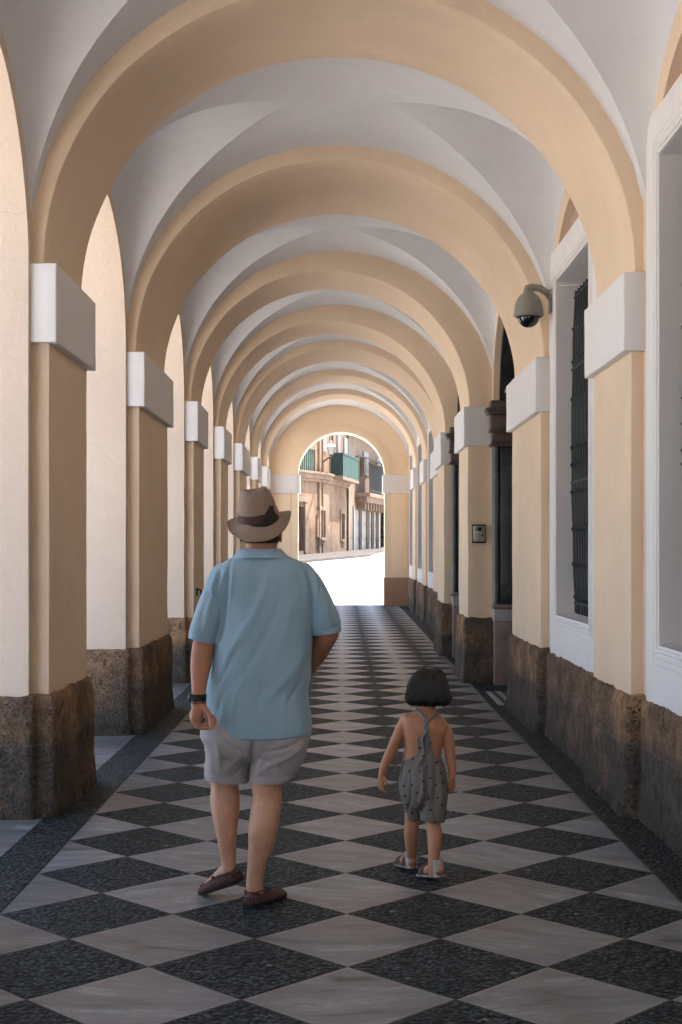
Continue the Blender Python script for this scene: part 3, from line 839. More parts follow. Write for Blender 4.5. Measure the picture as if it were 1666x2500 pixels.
mb = MB(); F2.box(mb, .06, .14, .01, .09, gz, 9); u = F2.fromx(779); mb.build('drainpipe', M['house'], root, 20, 0)
mb = MB(); F2.box(mb, F2.L - .12, F2.L - .02, .02, .12, gz, 9); mb.build('corner_pipe', M['iron'], root, 20, 0)

# pavement along the foot of the houses
def walk():
    def mid(p, q): return tuple((Vector(p) + Vector(q)) / 2)
    inn = [F1.p(-6, -.1, 0), F1.p(F1.L, -.1, 0), F2.p(F2.L, -.1, 0), F3.p(F3.L, -.1, 0)]
    out = [F1.p(-6, 3.4, 0), mid(F1.p(F1.L, 2.7, 0), F2.p(0, 2.7, 0)), mid(F2.p(F2.L, 1.7, 0), F3.p(0, 1.7, 0)), F3.p(F3.L, 1.0, 0)]
    rows = []
    for k in range(3):
        for t in np.linspace(0, 1, 12)[(1 if k else 0):]:
            i_ = Vector(inn[k]).lerp(Vector(inn[k + 1]), t); o_ = Vector(out[k]).lerp(Vector(out[k + 1]), t); row = []
            for f, up in ((0, .16), (.93, .15), (.985, .14), (1, .12), (1, -.06)): q = i_.lerp(o_, f); row.append((q.x, q.y, float(zfloor(q.y)) + up))
            rows.append(row)
    mb = MB(); mb.grid(rows); return mb
M['kerb'] = simple('worn_grey_kerb_stone', (.050, .042, .037), .9, .3, 1.5, .3, 8)

# --- second house, right
F3 = Facade((.45, 79.7), (2.66, 89.4))
root = thing('balcony_house', 'pale house with white doors and a dark balcony at the far right of the square', 'building', (1.5, 84, 1.4))
mb = MB()
wu = [rr(F3, 869, 873, 1112, 1142), rr(F3, 880, 884, 1117, 1147), rr(F3, 902, 907, 1130, 1165), rr(F3, 912, 916, 1135, 1160), rr(F3, 869, 873, 1149, 1163), rr(F3, 880, 884, 1146, 1163)]
dl = [rr(F3, 864, 880, 1240, 1352), rr(F3, 883, 898, 1243, 1352), rr(F3, 902, 910, 1248, 1350), rr(F3, 913, 922, 1250, 1349)]
F3.holes(mb, wu + dl, .2, 15, 0, F3.L, .3); mb.build('wall', M['house2'], root, 20, 0)
mb = MB()
for r in wu:
    mb = MB(); F3.box(mb, r[0], r[1], -.25, -.2, r[2], r[3]); mb.build('window', M['hole'], root, 20, 0)
for k, r in enumerate(dl):
    mb = MB(); F3.box(mb, r[0], r[1], -.2, -.12, r[2], r[3])
    for j in range(3): F3.box(mb, r[0] + .06, r[1] - .06, -.12, -.09, r[2] + .1 + j * (r[3] - r[2]) / 3, r[2] + (j + 1) * (r[3] - r[2]) / 3 - .12)
    dd = mb.build('door', M['shut'], root, 20, 0)
    if k >= 2:
        mb = MB(); z = r[3]
        for j in range(9): F3.box(mb, r[0] + .25, r[1] - .25, -.088, -.07, r[3] - .6 - j * .17, r[3] - .68 - j * .17 + .02)
        mb.build('louvre', M['hole'], dd, 20, 0)
for x in (862, 881.5, 900, 911.5, 923): mb = MB(); u = F3.fromx(x); F3.box(mb, u - .09, u + .09, .002, .10, 1.2, F3.z(x, 1236)); mb.build('pilaster_strip', M['shut'], root, 20, 0)
z0 = F3.z(870, 1204); mb = MB()
F3.box(mb, F3.fromx(866), F3.L - .2, .002, .95, z0 - .22, z0); F3.box(mb, F3.fromx(868), F3.L - .3, .002, .70, z0 - .55, z0 - .22)
for k in range(9): u = F3.fromx(868) + .3 + k * (F3.L - F3.fromx(868) - 1) / 8; F3.box(mb, u, u + .25, .002, .55, z0 - 1.0, z0 - .55)
bal = mb.build('balcony', M['cornice'], root, 20, 0)
mb = MB(); zt = z0 + 1.75; ua = F3.fromx(867); ub = F3.L - .3
for k in range(90): u = ua + (ub - ua) * k / 89; F3.box(mb, u, u + .03, .88, .91, z0, zt)
F3.box(mb, ua, ub, .86, .93, zt, zt + .05); F3.box(mb, ua, ub, .87, .92, z0 + .12, z0 + .17); mb.build('railing', M['hole'], bal, 20, 0)
mb = MB()
for x in (868, 905):
    u = F3.fromx(x); v = [F3.p(u, .1, zt + .55), F3.p(u + 3.0, .1, zt + .55), F3.p(u + 3.0, 1.5, zt + .15), F3.p(u, 1.5, zt + .15)]; vv = v + [(q[0], q[1], q[2] - .05) for q in v]
    mb.add(vv, [(0, 1, 2, 3), (7, 6, 5, 4), (0, 4, 5, 1), (1, 5, 6, 2), (2, 6, 7, 3), (3, 7, 4, 0)])
mb.build('awning', M['shut'], root, 20, 0)
mb = MB(); za = F3.z(866, 1066); F3.box(mb, 0, F3.L, .002, .5, za, za + .5); F3.box(mb, 0, F3.L, .002, .9, za + .5, za + .8); mb.build('cornice', M['cornice'], root, 20, 0)
for x0, x1 in ((886, 897), (919, 927)):
    r = rr(F3, x0, x1, 1104 if x0 < 900 else 1120, 1160); mb = MB(); F3.box(mb, r[0], r[1], .01, .08, r[2], r[3]); mb.build('shutter', M['shut'], root, 20, 0)

o = walk().build('pavement', M['kerb'], None, 30); o['kind'] = 'structure'

# --- street lantern on its bracket
lY = 69.0; k = lY / FPX; lc = px(809, 1101, lY)
root = thing('street_lamp', 'white-glass lantern on an iron bracket beside the green balcony', 'street lamp', lc)
mb = MB(); mb.loft([[(lc[0] + s * a * k, lc[1] + t * a * k, lc[2] + z * k) for s, t in ((-1, -1), (1, -1), (1, 1), (-1, 1))] for a, z in ((5.0, -9), (8.6, 9))]); mb.build('glass', M['lampglass'], root, 20)
mb = MB(); mb.loft([[(lc[0] + s * a * k, lc[1] + t * a * k, lc[2] + z * k) for s, t in ((-1, -1), (1, -1), (1, 1), (-1, 1))] for a, z in ((11, 9), (11, 11), (6, 17), (3, 18), (3, 23), (1, 25))]); mb.build('cap', M['cam_shell'], root, 20)
mb = MB()
for s in (-1, 1):
    for t in (-1, 1): mb.tube([(lc[0] + s * 5.1 * k, lc[1] + t * 5.1 * k, lc[2] - 9 * k), (lc[0] + s * 8.8 * k, lc[1] + t * 8.8 * k, lc[2] + 9 * k)], .6 * k, 5)
mb.box(lc[0] - 5.5 * k, lc[0] + 5.5 * k, lc[1] - 5.5 * k, lc[1] + 5.5 * k, lc[2] - 11 * k, lc[2] - 9 * k); mb.build('cage', M['iron'], root, 20, 0)
mb = MB(); br = F2.p(.25, .05, lc[2] - 16 * k)
mb.tube([(lc[0], lc[1], lc[2] - 10 * k), (lc[0], lc[1], lc[2] - 16 * k), (lc[0] - 8 * k, lc[1] + .5, lc[2] - 16 * k), br], .04, 6); mb.tube([br, (br[0], br[1], br[2] - .9), ], .04, 6); mb.build('bracket', M['iron'], root, 40, 0)

# --- dark tree at the end of the street
def leafmat():
    b = NB('dark_foliage'); c = b.mix(b.noise(1.5, 4), (.008, .013, .014), (.026, .034, .032)); return b.done(c, .7, None, .3)
M['leaf'] = leafmat(); M['bark'] = simple('bark', (.05, .04, .035), .9, .3, 4, .5, 10)
root = thing('street_tree', 'dark leafy tree at the far end of the street beyond the pale house', 'tree', (3.45, 97, 1.7))
mb = MB(); mb.tube([(3.5, 97, 1.4), (3.42, 97, 3.2), (3.55, 97.1, 5.0), (3.3, 97, 7.5), (3.5, 97, 9.5)], [.22, .19, .17, .12, .05], 9)
for k in range(9): a = k * 2.4; z = 4 + k * .6; mb.tube([(3.45, 97, z), (3.45 + math.cos(a) * .5, 97 + math.sin(a) * .5, z + .6), (3.45 + math.cos(a) * 1.0, 97 + math.sin(a) * 1.0, z + 1.3)], [.08, .05, .02], 6)
mb.build('trunk', M['bark'], root, 60)
mb = MB(); q = random.Random(4)
for k in range(9000):
    a = q.random() * 6.28; z = 1.9 + q.random() ** .9 * 9.5; R = (.75 + .95 * math.sin(max(0, z - 1.8) / 9.8 * math.pi)) * (q.random() ** .45); ctr = 3.75 + .15 * math.sin(z * 2.1)
    c = Vector((ctr + R * math.cos(a), 97 + R * math.sin(a), z)); d1 = Vector((q.gauss(0, 1), q.gauss(0, 1), q.gauss(0, 1))).normalized() * .16; d2 = d1.orthogonal().normalized() * .08
    mb.add([c - d1, c + d2, c + d1, c - d2], [(0, 1, 2, 3)])
mb.build('crown', M['leaf'], root, 0, 0)
# ------------------------------------------------------------------ people
def skin_mat(name, arm, leg, zcut):
    b = NB(name); x, y, z = b.xyz()
    c = b.mix(b.rng(z, zcut - .05, zcut + .05), leg, arm)
    n = b.noise(16, 5, .6); c = b.mix(b.rng(n, .35, .7, 0, .35), c, [q * .72 for q in arm])
    sp = b.voronoi(150); c = b.mix(b.math('MULTIPLY', b.rng(sp, .10, .28, .75, 0), b.rng(b.noise(22, 3), .42, .55)), c, (.09, .045, .03))
    return b.done(c, .5, b.bump(b.noise(70, 5, .65), .22, .006), .35, Subsurface_Weight=.0)
M['skin_m'] = skin_mat('tanned_skin', (.43, .19, .108), (.62, .345, .225), .82)
M['skin_g'] = skin_mat('child_skin', (.47, .215, .118), (.49, .23, .13), .3)

def cloth(name, col, weave=420, var=.06, bump=.15):
    b = NB(name)
    n = b.noise(6, 5, .6); f = b.noise(weave, 2, .5)
    c = b.mix(b.rng(n, .3, .7), [q * (1 - var) for q in col], [min(1, q * (1 + var)) for q in col]); c = b.mix(b.rng(f, .35, .65, 0, .22), c, [q * .62 for q in col])
    h = b.math('ADD', b.math('MULTIPLY', f, .25), b.noise(22, 4, .6))
    return b.done(c, .88, b.bump(h, bump, .010), .15, Sheen_Weight=.15)
M['polo'] = cloth('light_blue_pique', (.285, .425, .515))
M['shorts'] = cloth('pale_grey_twill', (.40, .375, .375), 300, .07, .22)
M['leather'] = simple('brown_suede', (.098, .052, .044), .75, .25, 25, .3, 160, .25)
M['sole'] = simple('dark_rubber_sole', (.022, .020, .019), .7, .2, 20, .2, 90, .3)
M['hair_m'] = simple('short_dark_hair', (.020, .016, .014), .6, .4, 60, .4, 200, .3)
M['band'] = simple('brown_hat_ribbon', (.082, .038, .030), .7, .1, 30, .15, 250, .2)

def straw():
    b = NB('woven_straw'); x, y, z = b.xyz()
    def wv(rot, sc):
        n = b.n.new('ShaderNodeTexWave'); n.inputs['Scale'].default_value = sc; n.inputs['Distortion'].default_value = 1.2; n.inputs['Detail'].default_value = 2
        b.link(b.mapping((1, 1, 1), rot), n.inputs['Vector']); return n.outputs[1]
    w1 = wv((0, .78, .0), 62); w2 = wv((0, -.78, .0), 62)
    k = b.math('MULTIPLY', w1, w2); n = b.noise(30, 4)
    c = b.mix(b.rng(k, .0, .5), (.20, .140, .104), (.50, .375, .285)); c = b.mix(b.rng(n, .35, .7, 0, .35), c, (.28, .20, .15))
    return b.done(c, .75, b.bump(k, .5, .004), .25)
M['straw'] = straw()

def dots():
    b = NB('grey_polka_dot_linen'); x, y, z = b.xyz()
    S = 19.0
    u = b.math('ADD', b.math('MULTIPLY', x, S), b.math('MULTIPLY', z, S * .35)); v = b.math('SUBTRACT', b.math('MULTIPLY', z, S), b.math('MULTIPLY', x, S * .35))
    fu = b.math('FLOOR', u); fv = b.math('FLOOR', v); r1 = b.white(b.comb(fu, fv, 1)); r2 = b.white(b.comb(fu, fv, 2))
    du = b.math('SUBTRACT', b.math('SUBTRACT', u, fu), b.math('ADD', .32, b.math('MULTIPLY', r1, .36))); dv = b.math('SUBTRACT', b.math('SUBTRACT', v, fv), b.math('ADD', .32, b.math('MULTIPLY', r2, .36)))
    d = b.math('SQRT', b.math('ADD', b.math('MULTIPLY', du, du), b.math('MULTIPLY', dv, dv)))
    dot = b.rng(d, .105, .125, 1, 0)
    n = b.noise(8, 5, .6); f = b.noise(350, 2)
    c = b.mix(b.rng(n, .3, .7), (.165, .148, .138), (.215, .192, .178)); c = b.mix(b.rng(f, .35, .65, 0, .25), c, (.12, .11, .105))
    c = b.mix(dot, c, (.050, .038, .034))
    return b.done(c, .9, b.bump(b.math('ADD', b.noise(20, 4), b.math('MULTIPLY', f, .2)), .2, .01), .12)
M['dots'] = dots()
M['strap'] = cloth('grey_linen', (.205, .19, .18), 350, .08, .2)
M['hair_g'] = simple('dark_brown_hair', (.012, .009, .008), .42, .4, 40, .0, 100, .45)
def wovenwhite():
    b = NB('white_woven_leather'); 
    n = b.n.new('ShaderNodeTexChecker'); n.inputs['Scale'].default_value = 260; b.link(b.mapping((1, 1, 1), (0, .78, 0)), n.inputs[0])
    c = b.mix(n.outputs[1], (.26, .22, .195), (.55, .51, .475)); return b.done(c, .6, b.bump(n.outputs[1], .3, .003), .3)
M['woven'] = wovenwhite()
M['brown_strap'] = simple('brown_leather_strap', (.10, .055, .04), .6, .2, 30, .1, 90, .3)

def W(x, y, Y): return Vector(px(x, y, Y))
def ring(xl, yl, xr, yr, Yc, ry, n=40, e=2.3, back=0.0):
    """ellipse-like ring between two photo points at depth Yc"""
    a, b = W(xl, yl, Yc), W(xr, yr, Yc); c = (a + b) / 2; h = (b - a) / 2; out = []
    for k in range(n):
        t = 2 * math.pi * k / n; ct, st = math.cos(t), math.sin(t)
        cx_ = math.copysign(abs(ct) ** (2 / e), ct); sy = math.copysign(abs(st) ** (2 / e), st)
        q = c + h * cx_ + Vector((0, ry * sy, 0))
        if sy < 0: q.z += back * abs(sy)
        out.append(tuple(q))
    return out
def loft_px(mb, rows, n=40, e=2.3, sub=4):
    """rows (xl,yl,xr,yr,Yc,ry) interpolated smoothly"""
    A = np.array([list(r[:6]) for r in rows], float); m = len(A)
    t = np.arange(m); tt = np.linspace(0, m - 1, (m - 1) * sub + 1)
    def cr(col):
        o = []
        for q in tt:
            i = min(int(q), m - 2); f = q - i
            p0, p1, p2, p3 = col[max(i - 1, 0)], col[i], col[i + 1], col[min(i + 2, m - 1)]
            o.append(.5 * (2 * p1 + (p2 - p0) * f + (2 * p0 - 5 * p1 + 4 * p2 - p3) * f * f + (3 * p1 - p0 - 3 * p2 + p3) * f ** 3))
        return np.array(o)
    C = np.stack([cr(A[:, k]) for k in range(6)], 1)
    mb.loft([ring(*r, n=n, e=e) for r in C]); return mb
def blob(mb, c, rx, ry, rz, n=20):
    c = Vector(c)
    mb.loft([[(c.x + rx * math.sin(a) * math.cos(2 * math.pi * k / n), c.y + ry * math.sin(a) * math.sin(2 * math.pi * k / n), c.z + rz * math.cos(a)) for k in range(n)] for a in np.linspace(.06, math.pi - .06, 14)])
def limb(mb, pts, rs, n=18, sub=6):
    """round tapering limb through joints, rounded ends"""
    pts = [Vector(p) for p in pts]; P, R = [], []
    m = len(pts)
    for i in range(m - 1):
        for k in range(sub):
            f = k / sub; p0, p1, p2, p3 = pts[max(i - 1, 0)], pts[i], pts[i + 1], pts[min(i + 2, m - 1)]
            P.append(.5 * (2 * p1 + (p2 - p0) * f + (2 * p0 - 5 * p1 + 4 * p2 - p3) * f * f + (3 * p1 - p0 - 3 * p2 + p3) * f ** 3)); R.append(rs[i] + (rs[i + 1] - rs[i]) * (f * f * (3 - 2 * f)))
    P.append(pts[-1]); R.append(rs[-1])
    d0 = (P[0] - P[1]).normalized(); d1 = (P[-1] - P[-2]).normalized()
    pre = [(P[0] + d0 * R[0] * s, R[0] * math.sqrt(max(.02, 1 - s * s))) for s in (.97, .8, .45)]; post = [(P[-1] + d1 * R[-1] * s, R[-1] * math.sqrt(max(.02, 1 - s * s))) for s in (.45, .8, .97)]
    P = [q for q, _ in pre] + P + [q for q, _ in post]; R = [q for _, q in pre] + R + [q for _, q in post]
    mb.tube(P, R, n)
def hand(mb, wrist, f, s, p, L=.19, bends=((40, 45, 30),) * 4, thumb=None, spread=.05):
    """f wrist->knuckles, s towards the thumb side, p the way the palm faces"""
    f, s, p = Vector(f).normalized(), Vector(s).normalized(), Vector(p).normalized(); w0 = Vector(wrist)
    pl, k = L * .50, L / .19
    rings = []
    for t, wd, th in ((-.10, .026, .020), (.0, .027, .019), (.3, .036, .018), (.65, .041, .016), (.92, .040, .013), (1.03, .030, .008)):
        c = w0 + f * pl * t
        rings.append([tuple(c + s * wd * k * math.cos(a) + p * th * k * math.sin(a)) for a in np.linspace(0, 2 * math.pi, 25)[:-1]])
    mb.loft(rings)
    lens = ((.046, .027, .022), (.050, .031, .024), (.046, .029, .023), (.036, .021, .019))
    for q in range(4):
        o = (.029 - .0195 * q) * k
        pos = w0 + f * pl * (.95 if q in (1, 2) else .90) + s * o
        ang = 0; pts = [pos - f * .02 * k, pos]
        for bnd, ln in zip(bends[q], lens[q]):
            ang += math.radians(bnd); d = (f * math.cos(ang) + p * math.sin(ang) + s * (spread * (1.5 - q) / 1.5)).normalized(); pos = pos + d * ln * k; pts.append(pos)
        r = (.0095, .0098, .0092, .0080)[q] * k
        limb(mb, pts, [r * 1.1, r * 1.12, r * .98, r * .9, r * .74], 10, 4)
    th = thumb or [w0 + f * pl * .25 + s * .022 * k, w0 + f * pl * .62 + s * .050 * k + p * .012 * k, w0 + f * pl * .98 + s * .058 * k + p * .020 * k, w0 + f * pl * 1.22 + s * .052 * k + p * .026 * k]
    limb(mb, th, [.015 * k, .0135 * k, .0115 * k, .0088 * k], 10, 4)

def fuse(mb, name, mat, parent, voxel, it=6, fold=None, bev=None):
    """one continuous skin over overlapping solids"""
    o = mkobj(name + '_tmp', mb.v, mb.f, mat, None, 0, 1e-6)
    m = o.modifiers.new('r', 'REMESH'); m.mode = 'VOXEL'; m.voxel_size = voxel
    s = o.modifiers.new('s', 'SMOOTH'); s.factor = .5; s.iterations = it
    dg = bpy.context.evaluated_depsgraph_get(); me = bpy.data.meshes.new_from_object(o.evaluated_get(dg))
    old = o.data; bpy.data.objects.remove(o); bpy.data.meshes.remove(old)
    if fold:
        n = len(me.vertices); co = np.zeros(n * 3); no = np.zeros(n * 3)
        me.vertices.foreach_get('co', co); me.vertices.foreach_get('normal', no)
        co = fold(co.reshape(-1, 3), no.reshape(-1, 3)); me.vertices.foreach_set('co', co.reshape(-1))
    me.name = name; me.polygons.foreach_set('use_smooth', [True] * len(me.polygons))
    me.materials.clear(); me.materials.append(mat)
    o = bpy.data.objects.new(name, me); COL.objects.link(o); attach(o, parent); return o

def folder(folds, Y, side=-1, base=0.0, seed=0, scl=9):
    """cloth folds: polylines drawn on the garment's back, (points, height m, half-width m)"""
    F = []
    for pts, h, wd in folds: F.append((np.array([[W(a, b, Y).x, W(a, b, Y).z] for a, b in pts]), h, wd))
    def fn(co, no):
        q = co[:, [0, 2]]; disp = np.zeros(len(co))
        face = np.clip(-no[:, 1] * 1.6 + .35, 0, 1)
        for P, h, wd in F:
            best = np.full(len(co), 9.); par = np.zeros(len(co)); tot = len(P) - 1
            for i in range(tot):
                a, b = P[i], P[i + 1]; ab = b - a; t = np.clip(((q - a) @ ab) / (ab @ ab), 0, 1)
                d = np.linalg.norm(q - (a + t[:, None] * ab), axis=1); u = d < best; best[u] = d[u]; par[u] = (i + t[u]) / tot
            disp += h * np.exp(-(best / wd) ** 2) * np.sin(np.pi * np.clip(.12 + par * .76, 0, 1)) * face
        if base: disp += vnoise(co * [1, 1, .55], scl, seed, 3) * base
        return co + no * disp[:, None]
    return fn

# ------------------------------------------------------------------ the man
MY = 6.03
man = thing('person', 'heavyset man in a straw hat, light blue polo shirt and grey shorts walking away', 'person', W(620, 2200, 6.0).to_2d().to_3d())
b = MB()
# torso core, neck and head
loft_px(b, [(560, 1800, 720, 1800, MY + .02, .13), (540, 1700, 735, 1700, MY + .03, .14), (555, 1550, 735, 1550, MY + .02, .12), (560, 1440, 725, 1440, MY, .10), (565, 1390, 715, 1390, MY - .01, .085), (598, 1362, 682, 1362, MY, .070), (601, 1342, 676, 1342, MY + .005, .064), (599, 1326, 679, 1326, MY + .015, .068), (596, 1308, 682, 1308, MY + .035, .088), (594, 1285, 684, 1285, MY + .04, .098), (596, 1255, 683, 1255, MY + .04, .098), (604, 1232, 674, 1232, MY + .04, .086), (622, 1216, 657, 1216, MY + .04, .05)], 36, 2.1)
blob(b, W(640, 1290, MY + .142), .016, .022, .024); blob(b, W(640, 1268, MY + .128), .045, .016, .012); blob(b, W(640, 1312, MY + .128), .026, .014, .010); blob(b, W(640, 1326, MY + .110), .030, .03, .020)
for s, xx, yy in ((-1, 591.5, 1307), (1, 683, 1307)):                          # ears
    c = W(xx, yy, MY + .02); b.loft([[(c.x + s * (.001 + .010 * q) + .012 * 0, c.y + (.017 + .008 * q) * math.cos(t) - .006 * q, c.z + (.030 + .006 * q) * math.sin(t)) for t in np.linspace(0, 2 * math.pi, 17)[:-1]] for q in (-1.5, 0, .6, 1.0)])
# left arm and hand
limb(b, [W(562, 1412, MY), W(520, 1480, MY), W(501, 1545, MY - .01)], [.045, .052, .052])
loft_px(b, [(474, 1535, 531, 1541, MY - .01, .054), (472.5, 1559, 526, 1567, MY - .02, .050), (466.5, 1599, 520.5, 1603, MY - .05, .048), (465.5, 1634, 514, 1636, MY - .08, .044), (467, 1665, 507, 1665, MY - .11, .037), (468.5, 1692, 504, 1692, MY - .135, .031), (467, 1712, 503, 1714, MY - .15, .029), (466, 1724, 504, 1726, MY - .155, .028)], 28, 2.1)
wl = W(485, 1720, MY - .155)
hand(b, wl, (-.06, .02, -1), (.30, -1, 0), (1, .30, -.05), .20, ((80, 52, 42), (86, 60, 45), (90, 64, 45), (92, 66, 45)),
     [W(497, 1728, MY - .178), W(511, 1746, MY - .20), W(516, 1763, MY - .212), W(517, 1777, MY - .212)], .0)
blob(b, W(480, 1747, MY - .165), .030, .040, .044)
# right arm: elbow out, forearm carried across in front
limb(b, [W(725, 1412, MY), W(768, 1480, MY), W(798, 1542, MY + .02)], [.045, .050, .052])
limb(b, [W(800, 1543, MY + .02), W(780, 1583, MY + .10), W(757, 1622, MY + .20), W(735, 1648, MY + .28)], [.054, .050, .042, .030])
hand(b, W(730, 1652, MY + .295), (-.55, .55, -.25), (.0, .3, 1), (-.6, -.6, .1), .185, ((30, 40, 25),) * 4)
# legs
loft_px(b, [(505, 1815, 612, 1815, MY + .06, .105), (508, 1870, 596, 1870, MY + .08, .088), (515, 1913, 583, 1913, MY + .09, .072), (513.5, 1950, 586, 1950, MY + .075, .070), (516, 1980, 585, 1980, MY + .06, .072), (521.5, 2007, 582, 2007, MY + .05, .068), (530, 2047, 578, 2047, MY + .04, .054), (537, 2085, 577, 2085, MY + .035, .042), (541, 2108, 576, 2108, MY + .03, .041), (538, 2128, 578, 2128, MY + .03, .045)], 30, 2.1)
loft_px(b, [(615, 1815, 742, 1815, MY - .01, .105), (617, 1870, 712, 1870, MY - .01, .092), (614, 1911, 690.5, 1911, MY - .01, .076), (616.5, 1948, 688, 1948, MY - .015, .070), (611.5, 1982, 685, 1982, MY - .035, .074), (606, 2021, 680, 2021, MY - .05, .074), (606.5, 2061, 671.5, 2061, MY - .05, .064), (604.8, 2101, 654, 2101, MY - .05, .050), (602, 2141, 645, 2141, MY - .05, .042), (600.7, 2168, 643.5, 2168, MY - .045, .044), (603, 2190, 648, 2190, MY - .04, .045)], 30, 2.1)
blob(b, W(661, 1925, MY - .062), .022, .022, .040)                               # back of the knee
# feet inside the shoes
limb(b, [W(558, 2124, MY + .03), W(525, 2155, MY + .10), W(505, 2168, MY + .14)], [.038, .034, .026])
limb(b, [W(622, 2190, MY - .05), W(648, 2192, MY + .03), W(668, 2186, MY + .09)], [.040, .034, .027])
def man_skin(co, no):
    return co + no * (vnoise(co, 30, 4, 2) * .0008)[:, None]
mbody = fuse(b, 'body', M['skin_m'], man, .0048, 5, man_skin)

# polo shirt
b = MB()
loft_px(b, [(592, 1349, 686, 1349, MY, .060), (572, 1358, 706, 1358, MY - .005, .090), (548, 1372, 738, 1372, MY - .01, .112), (528, 1394, 760, 1392, MY - .01, .128), (533, 1430, 764, 1428, MY - .005, .150), (538, 1480, 766, 1478, MY + .01, .170), (536, 1525, 764, 1525, MY + .02, .180), (526, 1567, 762, 1567, MY + .03, .188), (519, 1612, 760, 1612, MY + .035, .194), (511, 1652, 758, 1652, MY + .035, .198), (504.5, 1682, 752.5, 1686, MY + .035, .198), (506, 1708, 755, 1712, MY + .03, .198), (514, 1741, 760, 1744, MY + .03, .196), (519, 1772, 763, 1778, MY + .03, .194), (520, 1779, 763, 1789, MY + .03, .190)], 64, 2.5)
loft_px(b, [(535, 1376, 600, 1376, MY, .078), (517, 1392, 590, 1398, MY, .088), (506, 1414, 580, 1426, MY, .092), (496, 1441, 566, 1458, MY, .092), (481, 1478, 554, 1497, MY - .005, .088), (465, 1530, 538, 1546, MY - .01, .080), (461, 1553, 528, 1570, MY - .01, .075)], 36, 2.3)
loft_px(b, [(690, 1372, 752, 1374, MY, .078), (700, 1392, 768, 1391, MY, .088), (708, 1420, 787, 1416, MY, .094), (722, 1470, 812, 1464, MY, .094), (742, 1520, 832, 1511, MY + .01, .085), (762, 1550, 833, 1538, MY + .02, .078)], 36, 2.3)
folds = [([(660, 1395), (644, 1450), (612, 1520), (585, 1570)], .008, .020), ([(690, 1440), (668, 1510), (628, 1590), (585, 1660)], -.008, .018), ([(712, 1470), (700, 1530), (668, 1610)], .007, .02),
         ([(748, 1580), (715, 1640), (668, 1690), (634, 1740)], .009, .020), ([(752, 1630), (728, 1680), (700, 1720)], -.008, .013), ([(600, 1520), (560, 1600), (530, 1665)], .008, .016), ([(575, 1590), (545, 1650), (520, 1690)], -.007, .012),
         ([(640, 1680), (628, 1720), (630, 1760)], -.006, .010), ([(600, 1640), (575, 1700), (562, 1760)], .007, .014), ([(560, 1660), (535, 1720), (528, 1765)], -.007, .012), ([(700, 1700), (690, 1760), (700, 1800)], .005, .016), ([(575, 1740), (573, 1800)], -.006, .009),
         ([(558, 1388), (552, 1440), (545, 1500), (532, 1560)], -.020, .011), ([(566, 1400), (562, 1450), (553, 1520)], .007, .012), ([(548, 1396), (538, 1432), (540, 1470)], .008, .008), ([(536, 1398), (525, 1436), (532, 1480)], -.006, .007), ([(526, 1400), (514, 1440), (518, 1475)], .006, .008), ([(520, 1440), (505, 1490), (502, 1540)], .006, .010), ([(500, 1445), (524, 1462), (540, 1486)], -.007, .006), ([(498, 1470), (488, 1510), (486, 1545)], -.004, .010),
         ([(746, 1380), (756, 1430), (761, 1480), (763, 1545)], -.020, .011), ([(738, 1390), (748, 1440), (752, 1500)], .007, .011), ([(768, 1400), (776, 1440), (772, 1490)], .006, .008), ([(782, 1430), (774, 1465), (768, 1510)], -.006, .007), ([(800, 1460), (798, 1500), (806, 1535)], .005, .010),
         ([(516, 1549), (494, 1549), (470, 1541)], -.003, .0035), ([(826, 1530), (796, 1540), (770, 1540)], -.003, .0035)]
F0 = folder(folds, MY - .15, base=.0052, seed=21, scl=10)
def polo_fold(co, no):
    co = F0(co, no)
    # hem dips at the back
    zb = W(640, 1775, MY - .15).z; k = np.clip((zb + .03 - co[:, 2]) / .05, 0, 1) * np.clip(-(co[:, 1] - MY) / .17, 0, 1)
    xm = W(625, 1800, MY).x; co[:, 2] -= k * .020 * np.exp(-((co[:, 0] - xm) / .16) ** 2)
    # stitched line above the hem
    d = np.abs(co[:, 2] - (W(0, 1797, MY - .15).z + .0)); co -= no * (np.exp(-(d / .003) ** 2) * .0016 * (np.abs(co[:, 0] - xm) < .24))[:, None]
    return co
fuse(b, 'polo_shirt', M['polo'], man, .0048, 5, polo_fold)
# collar and sleeve ribbing
def band(rings, th=.004):
    mb = MB(); R = [np.array(r) for r in rings]; c = sum(R) / len(R)
    out = []
    for r in R: out.append(r)
    inn = []
    for r in R[::-1]:
        m = r.mean(0); d = r - m; L = np.linalg.norm(d[:, :2], axis=1, keepdims=True); q = r.copy(); q[:, :2] -= d[:, :2] / L * th; inn.append(q)
    A = np.array(out + inn + [out[0]]); mb.grid(A, True); return mb
shirt = [o for o in bpy.data.objects if o.name == 'polo_shirt'][0]
rg = []
for t, z in ((0, 1343), (.10, 1340.5), (.25, 1342), (.6, 1352), (.9, 1359.5), (1, 1363)):
    e = t; rg.append(ring(587 - 19 * e, z, 682 + 25 * e, z - 1.5, MY - .002, .070 + .052 * e, 48, 2.2))
band(rg, .005).build('collar', M['polo'], shirt, 60)
for rows in ([(464, 1543, 531, 1559, MY - .01, .078), (461, 1551, 529.5, 1567, MY - .01, .0765), (461, 1556, 528.5, 1573, MY - .01, .0755)], [(764, 1540, 833, 1529, MY + .018, .081), (764.5, 1547, 834, 1536, MY + .02, .080), (765, 1552, 834, 1541, MY + .02, .079)]):
    band([ring(*r, n=40, e=2.3) for r in rows], .006).build('cuff', M['polo'], shirt, 60)

